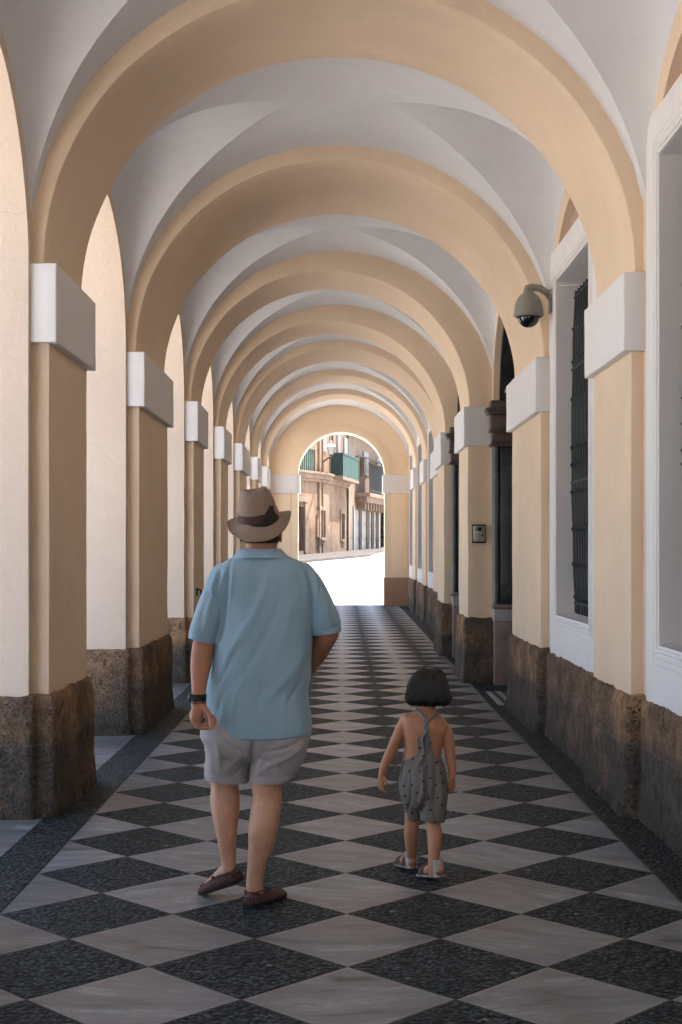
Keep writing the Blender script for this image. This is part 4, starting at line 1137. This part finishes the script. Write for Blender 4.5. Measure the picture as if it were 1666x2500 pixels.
# armhole and yoke seams, following the cloth
from mathutils.bvhtree import BVHTree
def seam(o, pts, name, r=.0016, lift=.0006):
    off = world_of(o); me = o.data; bv = BVHTree.FromPolygons([v.co for v in me.vertices], [p.vertices for p in me.polygons]); P = []
    for (x0, y0), (x1, y1) in zip(pts[:-1], pts[1:]):
        for k in range(8):
            x_, y_ = x0 + (x1 - x0) * k / 8, y0 + (y1 - y0) * k / 8; d = (W(x_, y_, 6.0) - Vector((0, 0, EYE))).normalized()
            h = bv.ray_cast(Vector((0, 0, EYE)), d)
            if h[0] is not None: P.append(h[0] - d * lift)
    mb = MB(); mb.tube(P, r, 5); return mb.build(name, o.data.materials[0], o, 60)
seam(shirt, [(560, 1368), (555, 1400), (549, 1445), (544, 1490), (538, 1530)], 'seam')
seam(shirt, [(735, 1367), (746, 1390), (755, 1430), (760, 1480), (763, 1530)], 'seam')
seam(shirt, [(522, 1790), (560, 1802), (622, 1803), (700, 1801), (758, 1786)], 'hem_stitch', .0013)

# shorts
b = MB()
loft_px(b, [(515, 1740, 755, 1740, MY + .03, .165), (493, 1775, 762, 1775, MY + .03, .175), (489, 1795, 760, 1795, MY + .03, .178), (498, 1815, 754, 1815, MY + .03, .168), (512, 1838, 740, 1838, MY + .03, .140), (545, 1856, 705, 1856, MY + .03, .08)], 56, 2.6)
loft_px(b, [(495, 1780, 622, 1785, MY + .045, .158), (499, 1815, 618, 1820, MY + .055, .150), (502.5, 1848, 614, 1848, MY + .07, .132), (499.5, 1872, 611, 1874, MY + .08, .120), (500, 1888, 609, 1896, MY + .084, .115), (503, 1899, 607, 1908, MY + .085, .113)], 40, 2.3)
loft_px(b, [(612, 1780, 758, 1780, MY + .02, .160), (612, 1815, 753, 1815, MY + .005, .152), (613, 1848, 747, 1846, MY, .130), (612.5, 1872, 735, 1870, MY, .115), (612.5, 1893, 718, 1893, MY, .106), (614, 1905, 706, 1906, MY, .102)], 40, 2.3)
folds = [([(622, 1800), (616, 1840), (612, 1870)], -.020, .010), ([(745, 1820), (700, 1850), (655, 1870), (630, 1890)], .008, .012), ([(752, 1800), (700, 1825), (650, 1835)], -.007, .010), ([(640, 1850), (632, 1880), (630, 1903)], .008, .010), ([(620, 1845), (660, 1860), (690, 1890)], -.005, .009), ([(600, 1830), (575, 1860), (545, 1890)], .008, .014), ([(530, 1810), (535, 1850), (532, 1890)], .006, .012), ([(545, 1800), (560, 1820), (600, 1840)], -.006, .010), ([(610, 1862), (580, 1890), (560, 1905)], -.006, .009)]
F1_ = folder(folds, MY - .11, base=.0045, seed=41, scl=9)
def shorts_fold(co, no):
    co = F1_(co, no); z = W(0, 1896, MY - .1).z; d = np.abs(co[:, 2] - z + .02 * (co[:, 0] < W(612, 0, MY).x)); return co - no * (np.exp(-(d / .003) ** 2) * .0022)[:, None]
fuse(b, 'shorts', M['shorts'], man, .0048, 4, shorts_fold)

sho = [o for o in bpy.data.objects if o.name == 'shorts'][0]
for rows in ([(499, 1883, 610, 1891, MY + .083, .119), (499, 1890, 609.5, 1899, MY + .084, .119), (501, 1899, 608.5, 1908.5, MY + .085, .1175)], [(611, 1889, 722, 1888, MY, .1115), (611.5, 1896, 719, 1895, MY, .1105), (612.5, 1904.5, 711, 1905, MY, .108)]):
    band([ring(*r, n=48, e=2.3) for r in rows], .006).build('hem', M['shorts'], sho, 60)

# shoes
def shoe(heel, toe, up, Wd, H, name, parent):
    """loafer: heel, toe on the sole line"""
    h, t = Vector(heel), Vector(toe); d = t - h; L = d.length; d.normalize(); u = Vector(up); u = (u - d * u.dot(d)).normalized(); s = d.cross(u)
    mb = MB(); rings = []
    for f, wd, ht, b0 in ((-.02, .30, .55, .25), (.0, .52, .78, .12), (.04, .72, .92, .03), (.12, .82, .98, 0), (.25, .84, .95, 0), (.38, .86, .90, 0), (.50, .93, .86, 0), (.65, 1.0, .74, 0), (.78, .98, .62, 0), (.90, .78, .50, .02), (.97, .48, .38, .06), (1.01, .18, .26, .12)):
        c = h + d * L * f; ring_ = []
        for a in np.linspace(0, 2 * math.pi, 33)[:-1]:
            ca, sa = math.cos(a), math.sin(a)
            w_ = Wd * wd * math.copysign(abs(ca) ** .75, ca) * (1 - .16 * max(0, sa)); v_ = H * (b0 + (ht - b0) * (.5 + .5 * math.copysign(abs(sa) ** .7, sa)))
            ring_.append(tuple(c + s * w_ + u * v_))
        rings.append(ring_)
    mb.loft(rings); sh = mb.build(name, M['leather'], parent, 70)
    mb = MB(); rings = []
    for f, wd in ((-.005, .5), (.05, .8), (.25, .86), (.45, .90), (.65, 1.02), (.82, .95), (.95, .6), (1.0, .3)):
        c = h + d * L * f; rings.append([tuple(c + s * Wd * wd * 1.03 * ca + u * q) for ca, q in ((-1, .001), (-1, .012), (1, .012), (1, .001))])
    mb.loft(rings); mb.build('sole', M['sole'], sh, 30)
    mb = MB()                                               # rubber nubs on the heel
    for r in range(3):
        for q in range(5):
            a = math.radians(-60 + 30 * q); rad = Wd * .80
            p = h + d * (L * .035 + rad * .55 * (1 - math.cos(a))) + s * rad * .9 * math.sin(a) + u * H * (.22 + .2 * r) - d * .012
            blob(mb, p, .0048, .0048, .0048, 8)
    mb.build('heel_nubs', M['sole'], sh, 0, 0)
    mb = MB()                                               # collar seam, lacing and the apron stitching
    for k in (-1, 1): mb.tube([h + d * L * f + s * k * Wd * w_ + u * H * z_ for f, w_, z_ in ((.02, .35, .90), (.08, .62, .965), (.25, .72, .98), (.40, .70, .95), (.50, .55, .93), (.56, .2, .90))], .004, 6)
    mb.tube([h + d * L * f + s * Wd * .74 * w_ + u * H * z_ for f, w_, z_ in ((.52, -1, .62), (.70, -.92, .58), (.86, -.6, .52), (.93, 0, .50), (.86, .6, .52), (.70, .92, .58), (.52, 1, .62))], .0035, 6)
    for k in (-1, 1): mb.tube([h + d * L * .52 + u * H * .92, h + d * L * .50 + s * k * .022 + u * H * 1.0, h + d * L * .44 + s * k * .034 + u * H * .98], .003, 6)
    mb.build('lacing', M['brown_strap'] if False else M['leather'], sh, 60, 0)
    return sh
rh = Vector(px(604, 2219, 5.925)); rh.z = .004
shoe(rh, (rh.x + .150, rh.y + .215, .004), (0, 0, 1), .046, .066, 'shoe', man)
lh = W(590, 2150, 6.02); lt = W(490, 2180, 6.16)
shoe(lh, lt, (.02, -.35, 1), .045, .062, 'shoe', man)

# watch and bracelet
wr = [ring(465.5, 1694, 505, 1694, MY - .137, .0345, 32, 2.2), ring(465, 1699, 505, 1699, MY - .140, .035, 32, 2.2), ring(465, 1708, 504.5, 1708, MY - .147, .0345, 32, 2.2), ring(465.5, 1711.5, 504.5, 1711.5, MY - .150, .034, 32, 2.2)]
wt = band(wr, .003).build('watch', M['rubber'], man, 50)
c = W(464.5, 1703, MY - .146); v, f = rbox(c.x - .007, c.x + .007, c.y - .017, c.y + .019, c.z - .020, c.z + .020, .005, .05); mkobj('watch_case', v, f, M['cam_dome'], wt, 40)
mb = MB(); r_ = ring(466, 1716, 503.5, 1715, MY - .151, .0325, 28, 2.1); mb.tube(r_ + [r_[0]], .0022, 6); mb.build('bracelet', M['brown_strap'], man, 60)

# hat
def hatpt(x, y, z):
    v = Vector((x, y, z)); v = Matrix.Rotation(math.radians(15), 3, 'X') @ v; v = Matrix.Rotation(math.radians(-8.5), 3, 'Y') @ v
    return tuple(v + HC)
HC = W(632, 1266, MY + .04)
A_, B_, NH = .0885, .106, 72
rows = []
def crown_ring(sc, z, dent):
    out = []
    for k in range(NH):
        t = 2 * math.pi * k / NH; x, y = A_ * sc * math.cos(t), B_ * (.15 + .85 * sc if sc > .5 else sc * 1.15) * math.sin(t)
        zz = z + dent * (.012 * abs(math.cos(t)) ** 2 - .004 * math.sin(t)) + .008 * math.sin(t) * (1 - dent) * (z / .12)
        out.append(hatpt(x, y, zz))
    return out
C = [(1.0, 0, 0), (1.0, .02, 0), (.975, .040, 0), (.945, .060, 0), (.90, .079, 0), (.84, .096, .1), (.76, .110, .3), (.67, .120, .6), (.57, .126, .9), (.47, .127, 1.0), (.37, .122, 1.0), (.26, .115, .7), (.12, .111, .3), (.02, .110, 0)]
mb = MB(); mb.loft([crown_ring(*c) for c in C], True)
def brim(k, r):
    t = 2 * math.pi * k / NH; s_, c_ = math.sin(t), math.cos(t); back = max(0, -s_); side = abs(c_); front = max(0, s_)
    wv_ = .054 + .010 * back + .006 * front
    rr_ = r * wv_; slope = -(1.15 * back ** 1.1 + .34 * front + .12 * side ** 2)
    dz = slope * rr_ * (1 - .10 * r) + .010 * side ** 3 * r * r + .0035 * math.sin(3 * t + 1) * r
    dr = rr_ * (1 - .18 * back)
    return ((A_ + dr) * c_, (B_ + dr) * s_, dz)
G = []
for r in np.linspace(-.1, 1, 12): G.append([hatpt(*brim(k, r)) for k in range(NH)])
low = []
for r in np.linspace(1, -.1, 12): low.append([hatpt(*(np.array(brim(k, r)) - [0, 0, .003])) for k in range(NH)])
mb.grid(np.array(G + low), True)
hat = mb.build('hat', M['straw'], man, 60)
mb = MB(); rg = [[hatpt(*(np.array([A_ * q * math.cos(2 * math.pi * k / NH), B_ * q2 * math.sin(2 * math.pi * k / NH), z]))) for k in range(NH)] for q, q2, z in ((1.022, 1.02, .001), (1.028, 1.025, .004), (1.012, 1.012, .034), (1.0, 1.0, .037))]
mb.grid(np.array(rg), True); mb.build('hat_ribbon', M['band'], hat, 60)
mb = MB(); rim = [hatpt(*brim(k, 1.0)) for k in range(NH)]; mb.tube(rim + [rim[0]], .0032, 6); mb.build('rim', M['straw'], hat, 60)
# short hair below the brim
mb = MB(); loft_px(mb, [(598.5, 1327, 679.5, 1326, MY + .008, .0705), (594.5, 1318, 682, 1317, MY + .018, .080), (592, 1300, 684, 1300, MY + .026, .094), (592, 1270, 685, 1270, MY + .034, .100), (604, 1236, 674, 1236, MY + .03, .090)], 40, 2.1)
mb.build('hair', M['hair_m'], man, 60)

# ------------------------------------------------------------------ the little girl
GY = 6.50
girl = thing('person', 'small girl with dark bobbed hair in a grey spotted romper walking beside the man', 'person', W(1035, 2130, 6.5).to_2d().to_3d())
T = [(1024, 1712, 1064, 1712, GY + .005, .036), (1022, 1732, 1066, 1734, GY, .036), (1006, 1741, 1078, 1748, GY, .046), (984, 1749, 1094, 1766, GY - .005, .062), (983, 1766, 1092, 1786, GY - .008, .072), (985.5, 1799, 1083, 1811, GY, .074), (986.5, 1830, 1079, 1842, GY + .008, .074), (985, 1858, 1083, 1864, GY + .01, .078), (981, 1890, 1088, 1892, GY + .005, .085), (981, 1925, 1090, 1925, GY, .086), (988, 1955, 1086, 1955, GY, .078)]
b = MB(); loft_px(b, T, 36, 2.2)
# head with a face (turned away from us)
loft_px(b, [(1024, 1722, 1064, 1722, GY + .005, .038), (1012, 1706, 1078, 1706, GY + .035, .070), (1006, 1685, 1084, 1685, GY + .03, .082), (1006, 1662, 1083, 1662, GY + .02, .086), (1016, 1645, 1074, 1645, GY + .015, .070), (1034, 1637, 1058, 1637, GY + .01, .035)], 30, 2.1)
blob(b, W(1045, 1693, GY + .118), .010, .012, .010); blob(b, W(1045, 1703, GY + .105), .018, .010, .008); blob(b, W(1020, 1690, GY + .095), .018, .018, .018); blob(b, W(1070, 1690, GY + .095), .018, .018, .018)
# arms
limb(b, [W(994, 1757, GY), W(982, 1778, GY), W(968, 1806, GY), W(958, 1828, GY + .005), W(945, 1855, GY), W(936, 1880, GY - .005), W(932, 1894, GY - .008)], [.034, .031, .0275, .0255, .0235, .0185, .0165], 16)
limb(b, [W(1082, 1778, GY), W(1092, 1795, GY), W(1097, 1820, GY), W(1100, 1850, GY + .005), W(1104, 1875, GY), W(1104, 1898, GY - .005)], [.034, .031, .0275, .0255, .0215, .0165], 16)
hand(b, W(932, 1893, GY - .008), (-.12, .02, -1), (.75, -.5, .0), (.5, .75, 0), .098, ((18, 26, 20), (24, 30, 22), (28, 34, 22), (32, 36, 24)), [W(936, 1897, GY - .018), W(942, 1903, GY - .026), W(944.5, 1909, GY - .028), W(945, 1914, GY - .028)], .12)
hand(b, W(1104, 1899, GY - .006), (.02, .0, -1), (-.75, -.5, 0), (-.5, .75, 0), .098, ((22, 30, 22), (28, 34, 24), (32, 36, 24), (36, 38, 24)), [W(1100, 1903, GY - .016), W(1096.5, 1911, GY - .022), W(1096, 1918, GY - .024), W(1097, 1925, GY - .022)], .08)
# legs
loft_px(b, [(985, 1945, 1032, 1945, GY + .03, .056), (988, 1980, 1024, 1980, GY + .04, .048), (988.5, 2002, 1022.5, 2002, GY + .05, .040), (986.5, 2033, 1023, 2033, GY + .06, .041), (989.5, 2063, 1019, 2063, GY + .085, .034), (992.5, 2086, 1017, 2086, GY + .11, .027), (993, 2100, 1016, 2100, GY + .125, .025), (992, 2113, 1016, 2113, GY + .13, .027)], 24, 2.1)
loft_px(b, [(1034, 1945, 1086, 1945, GY - .01, .056), (1037, 1985, 1082, 1985, GY - .015, .050), (1038.5, 2009, 1076, 2009, GY - .02, .042), (1042, 2033, 1080, 2033, GY - .04, .042), (1044.5, 2063, 1078, 2063, GY - .06, .037), (1046, 2094, 1073, 2094, GY - .075, .028), (1045, 2114, 1070, 2114, GY - .08, .027), (1046, 2138, 1073, 2138, GY - .075, .030)], 24, 2.1)
# feet
gl_h, gl_t = W(1007, 2117, 6.612), W(977, 2121, 6.745); gr_h, gr_t = W(1074, 2145, 6.395), W(1031, 2150, 6.52)
gl_h.z = max(gl_h.z, .02); gl_t.z = .008; gr_h.z = .03; gr_t.z = .008
for h, t in ((gl_h, gl_t), (gr_h, gr_t)):
    u = Vector((0, 0, 1)); limb(b, [h + u * .030, h.lerp(t, .4) + u * .026, h.lerp(t, .75) + u * .020, h.lerp(t, .92) + u * .016], [.022, .024, .023, .015], 14)
    sd = (t - h).normalized().cross(u)
    for q in range(5): limb(b, [h.lerp(t, .85) + sd * (.018 - .009 * q) + u * .014, h.lerp(t, 1.0 - .02 * abs(q - 1)) + sd * (.018 - .009 * q) + u * .011], [.007, .0062], 8, 2)
fuse(b, 'body', M['skin_g'], girl, .0034, 4)

def back_y(x, z):
    """back surface of the girl's torso"""
    zs_ = [(W(0, (r[1] + r[3]) / 2, GY).z, r) for r in T]
    zs_.sort(key=lambda q: q[0])
    zz = [q[0] for q in zs_]; g = lambda k: np.interp(z, zz, [q[1][k] for q in zs_])
    xl, xr = (g(0) - CX) * GY / FPX, (g(2) - CX) * GY / FPX; c, hw = (xl + xr) / 2, (xr - xl) / 2
    t = min(.98, abs((x - c) / hw)); return g(4) - g(5) * (1 - t ** 2.2) ** (1 / 2.2)
# romper
b = MB()
loft_px(b, [(984, 1856, 1084, 1862, GY + .01, .083), (979, 1880, 1089, 1882, GY + .005, .094), (972.5, 1905, 1093, 1905, GY, .102), (975.5, 1932, 1095, 1932, GY, .104), (983, 1950, 1090, 1950, GY, .090), (995, 1968, 1080, 1968, GY, .062)], 48, 2.3)
loft_px(b, [(974, 1905, 1046, 1905, GY + .005, .094), (977, 1935, 1038, 1938, GY + .018, .086), (984, 1965, 1031, 1965, GY + .035, .066), (989, 1984, 1027, 1986, GY + .045, .056), (992, 1998, 1023, 2001, GY + .05, .050)], 30, 2.3)
loft_px(b, [(1018, 1905, 1093, 1905, GY - .003, .096), (1022, 1935, 1094, 1935, GY - .008, .090), (1025, 1965, 1091, 1965, GY - .015, .074), (1026.5, 1988, 1088, 1988, GY - .02, .064), (1027, 2002, 1085.5, 2005, GY - .02, .060)], 30, 2.3)
folds = [([(1042, 1880), (1040, 1920), (1043, 1950), (1030, 1985)], -.014, .008), ([(1030, 1870), (1032, 1900), (1033, 1930), (1020, 1970)], .010, .008), ([(1052, 1870), (1052, 1910), (1048, 1950), (1040, 1990)], .008, .009), ([(995, 1870), (988, 1910), (985, 1950), (995, 1990)], .006, .008), ([(1005, 1875), (1004, 1920), (1003, 1960), (996, 1992)], -.006, .007), ([(1072, 1870), (1078, 1920), (1076, 1980)], .006, .010), ([(1064, 1875), (1064, 1930), (1060, 1990)], -.005, .009), ([(980, 1890), (978, 1920)], -.006, .005)]
rom = fuse(b, 'romper', M['dots'], girl, .0036, 4, folder(folds, GY - .08, base=.0035, seed=71, scl=14))
# narrow back panel and the crossed straps
rows = []
for y_, xl, xr in ((1790, 1034, 1046), (1797, 1024, 1049), (1803, 1019, 1051), (1815, 1020, 1054), (1830, 1022, 1057), (1840, 1019, 1060), (1848, 1011, 1066), (1855, 999, 1074), (1862, 986, 1082), (1876, 982, 1086)):
    z = W(0, y_, GY - .07).z; row = []
    for t in np.linspace(0, 1, 26):
        x = (xl + (xr - xl) * t - CX) * (GY - .07) / FPX
        fold_ = .010 * math.exp(-((t - .38) / .10) ** 2) - .006 * math.exp(-((t - .55) / .07) ** 2) + .006 * math.exp(-((t - .72) / .09) ** 2)
        row.append((x, back_y(x, z) - .007 - fold_ * min(1, (1880 - y_) / 30 + .3), z))
    rows.append(row)
A = np.array(rows); B = A + np.array([0, .005, 0]); mb = MB()
mb.grid(A); mb.grid(B)
for s in (0, -1): mb.grid(np.stack([A[:, s], B[:, s]], 1)); mb.grid(np.stack([A[s], B[s]], 1))
mb.build('back_panel', M['dots'], rom, 60)
def strap(pts, wd, name):
    P = []
    for (x_, y_), (x2, y2) in zip(pts[:-1], pts[1:]):
        for k in range(6): P.append((x_ + (x2 - x_) * k / 6, y_ + (y2 - y_) * k / 6))
    P.append(pts[-1]); Q = []
    for x_, y_ in P: w_ = W(x_, y_, GY - .06); Q.append(Vector((w_.x, back_y(w_.x, w_.z) - .005, w_.z)))
    mb = MB(); rings = []
    for i, q in enumerate(Q):
        t = (Q[min(i + 1, len(Q) - 1)] - Q[max(i - 1, 0)]).normalized(); s = t.cross(Vector((0, -1, 0))).normalized(); n_ = s.cross(t)
        rings.append([tuple(q + s * a * wd + n_ * c_ * .003) for a, c_ in ((-1, 0), (-.7, 1), (.7, 1), (1, 0), (.7, -1), (-.7, -1))])
    mb.loft(rings); return mb.build(name, M['strap'], rom, 60)
strap([(1018, 1733), (1030, 1744), (1039, 1758), (1044, 1774), (1043, 1795)], .0075, 'strap')
strap([(1072, 1744), (1060, 1750), (1047, 1759), (1038, 1772), (1036, 1795)], .0065, 'strap')
mb = MB()
for a, c_ in ((-1, 0), (1, 3.14)):
    pts = []
    for t in np.linspace(0, 1, 14):
        x_, y_ = 1040.5 + 4.2 * math.cos(t * 6.3 + c_), 1758 + 34 * t; w_ = W(x_, y_, GY - .06); pts.append((w_.x, back_y(w_.x, w_.z) - .008 - .004 * math.sin(t * 6.3 + c_), w_.z))
    mb.tube(pts, .0055, 8)
mb.build('twisted_strap', M['strap'], rom, 60, 0)
mb = MB(); P = []
for t in np.linspace(0, 1, 14):
    w_ = W(986 - 7 * math.sin(t * 2.2), 1846 + 55 * t, GY + .0); P.append((w_.x - .002, w_.y - .02, w_.z))
mb.tube(P, .003, 6); mb.build('side_tie', M['strap'], rom, 60)

# hair: a bob made of a solid cap and loose strands
HR = [(1049, 1630, 1058, 1630, .012), (1036, 1632, 1069, 1632.5, .042), (1023, 1639, 1078, 1640, .066), (1008, 1655, 1086, 1655, .086), (999.5, 1673, 1089.5, 1673, .094), (996, 1690, 1094, 1690, .096), (994.5, 1704, 1098, 1704, .094), (998, 1713, 1095, 1712, .088), (1008, 1719, 1082, 1718, .074), (1022, 1722, 1066, 1722, .05)]
mb = MB(); loft_px(mb, [(a, y1, c, y2, GY - .005, r) for a, y1, c, y2, r in HR], 48, 2.1)
v = np.array(mb.v); v += np.stack([vnoise(v * [1, 1, .25], 38, 3, 2) * .004, vnoise(v * [1, 1, .25], 38, 9, 2) * .004, 0 * v[:, 0]], 1)
v[:, 1] = np.minimum(v[:, 1], GY + .055)                    # the face stays free
hr = mkobj('hair', v, mb.f, M['hair_g'], girl, 60)
q = random.Random(12); mb = MB()
yy = np.array([h[1] for h in HR[:8]]); xl = np.array([h[0] for h in HR[:8]]); xr = np.array([h[2] for h in HR[:8]]); rr_ = np.array([h[4] for h in HR[:8]])
for k in range(1500):
    a = math.pi + (q.random() * 1.24 - .12) * math.pi       # round the back and both sides
    y0 = 1631 + 30 * q.random() ** 2; y1 = 1705 + q.random() * 17 + (5 * q.random() if q.random() < .25 else 0)
    if q.random() < .25: y0 = 1660 + q.random() * 30
    pts = []; off = .0015 + q.random() * .0035; wob = q.uniform(-.05, .05); fl = q.random() ** 3 * (2.2 if q.random() < .06 else 1)
    for t in np.linspace(0, 1, 12):
        y = y0 + (y1 - y0) * t; c_ = (np.interp(y, yy, xl) + np.interp(y, yy, xr)) / 2; hw = (np.interp(y, yy, xr) - np.interp(y, yy, xl)) / 2; r_ = np.interp(y, yy, rr_)
        shrink = 1 - max(0, (y - 1712) / 60)
        aa = a + wob * math.sin(t * 3); ex = off * (1 + 1.2 * math.sin(t * 5 + k)) + fl * .010 * max(0, t - .75) * 4
        w_ = W(c_ + hw * shrink * math.cos(aa), y, GY - .005); pts.append((w_.x + ex * math.cos(aa), GY - .005 + (r_ * shrink + ex) * math.sin(aa), w_.z))
    mb.tube(pts, [.0016] * 9 + [.0013, .0009, .0004], 4)
for k in range(110):                                        # locks that end unevenly and flick out
    a = math.pi + (q.random() * 1.24 - .12) * math.pi; y0 = 1640 + 45 * q.random(); y1 = 1713 + q.random() * 13; fl = q.uniform(-.004, .011) * (1.6 if math.cos(a) > .6 else 1); wob = q.uniform(-.10, .10); pts = []
    for t in np.linspace(0, 1, 14):
        y = y0 + (y1 - y0) * t; c_ = (np.interp(y, yy, xl) + np.interp(y, yy, xr)) / 2; hw = (np.interp(y, yy, xr) - np.interp(y, yy, xl)) / 2; r_ = np.interp(y, yy, rr_)
        shrink = 1 - max(0, (y - 1712) / 55); aa = a + wob * t * t; ex = .0005 + .003 * math.sin(t * 3.1) + fl * max(0, t - .6) ** 1.5 * 3.5
        w_ = W(c_ + hw * shrink * math.cos(aa), y, GY - .005); pts.append((w_.x + ex * math.cos(aa), GY - .005 + (r_ * shrink + ex) * math.sin(aa), w_.z))
    mb.tube(pts, [.0030] * 8 + [.0028, .0025, .0021, .0016, .0010, .0004], 5)
mb.build('strands', M['hair_g'], hr, 60, 0)

# sandals
def sandal(h, t, name):
    d = (t - h); L = d.length; d.normalize(); s = d.cross(Vector((0, 0, 1))).normalized(); u = s.cross(d)
    mb = MB(); rings = []
    for f, wd in ((-.14, .012), (-.08, .022), (.1, .026), (.4, .027), (.75, .034), (1.0, .031), (1.12, .022), (1.17, .010)):
        c = h + d * L * f; rings.append([tuple(c + s * wd * a + u * z) for a, z in ((-1, -.008), (-1.04, .001), (1.04, .001), (1, -.008))])
    mb.loft(rings); so = mb.build(name, M['brown_strap'], girl, 40)
    mb = MB(); rings = []
    for f, wd in ((-.14, .0125), (-.08, .0225), (.1, .0265), (.4, .0275), (.75, .0345), (1.0, .0315), (1.12, .0225), (1.17, .0105)):
        c = h + d * L * f; rings.append([tuple(c + s * wd * 1.04 * a + u * z) for a, z in ((-1, -.0035), (-1, .0015), (1, .0015), (1, -.0035))])
    mb.loft(rings); mb.build('welt', M['woven'], so, 40)
    # heel counter: a woven shell with an opening at the heel
    c = h + d * .010; th = np.linspace(-2.15, 2.15, 31); zz = np.linspace(.0, .075, 13); mb = MB(); f = []; P = []
    for sc in (1.0, .88):
        for z in zz:
            for a in th:
                R = (.0292 if z < .05 else .0292 + (z - .05) * .06) * sc
                P.append(tuple(c - d * R * math.cos(a) * 1.02 + s * R * math.sin(a) + u * z + d * z * .10))
    n, m = len(th), len(zz)
    for q_ in (0, 1):
        for i in range(m - 1):
            for j in range(n - 1):
                zc, ac = (zz[i] + zz[i + 1]) / 2, (th[j] + th[j + 1]) / 2
                if (ac / .95) ** 2 + ((zc - .018) / .017) ** 2 < 1: continue
                if zc < .045 and abs(ac) > 1.55: continue
                k0 = q_ * n * m; f.append((k0 + i * n + j, k0 + i * n + j + 1, k0 + (i + 1) * n + j + 1, k0 + (i + 1) * n + j))
    mkobj('heel_counter', P, f, M['woven'], so, 60, 0)
    mb = MB()
    for f0, hgt, wd in ((.30, .062, .031), (.78, .040, .036)):
        pts = [h + d * L * f0 + s * wd * math.cos(a) + u * hgt * math.sin(a) for a in np.linspace(.05, math.pi - .05, 16)]
        rings = [[tuple(p + d * e + (p - (h + d * L * f0)).normalized() * g) for e, g in ((-.011, 0), (-.011, .003), (.011, .003), (.011, 0))] for p in pts]; mb.loft(rings)
    mb.build('strap', M['brown_strap'], so, 60, 0)
sandal(gl_h, gl_t, 'sandal'); sandal(gr_h, gr_t, 'sandal')
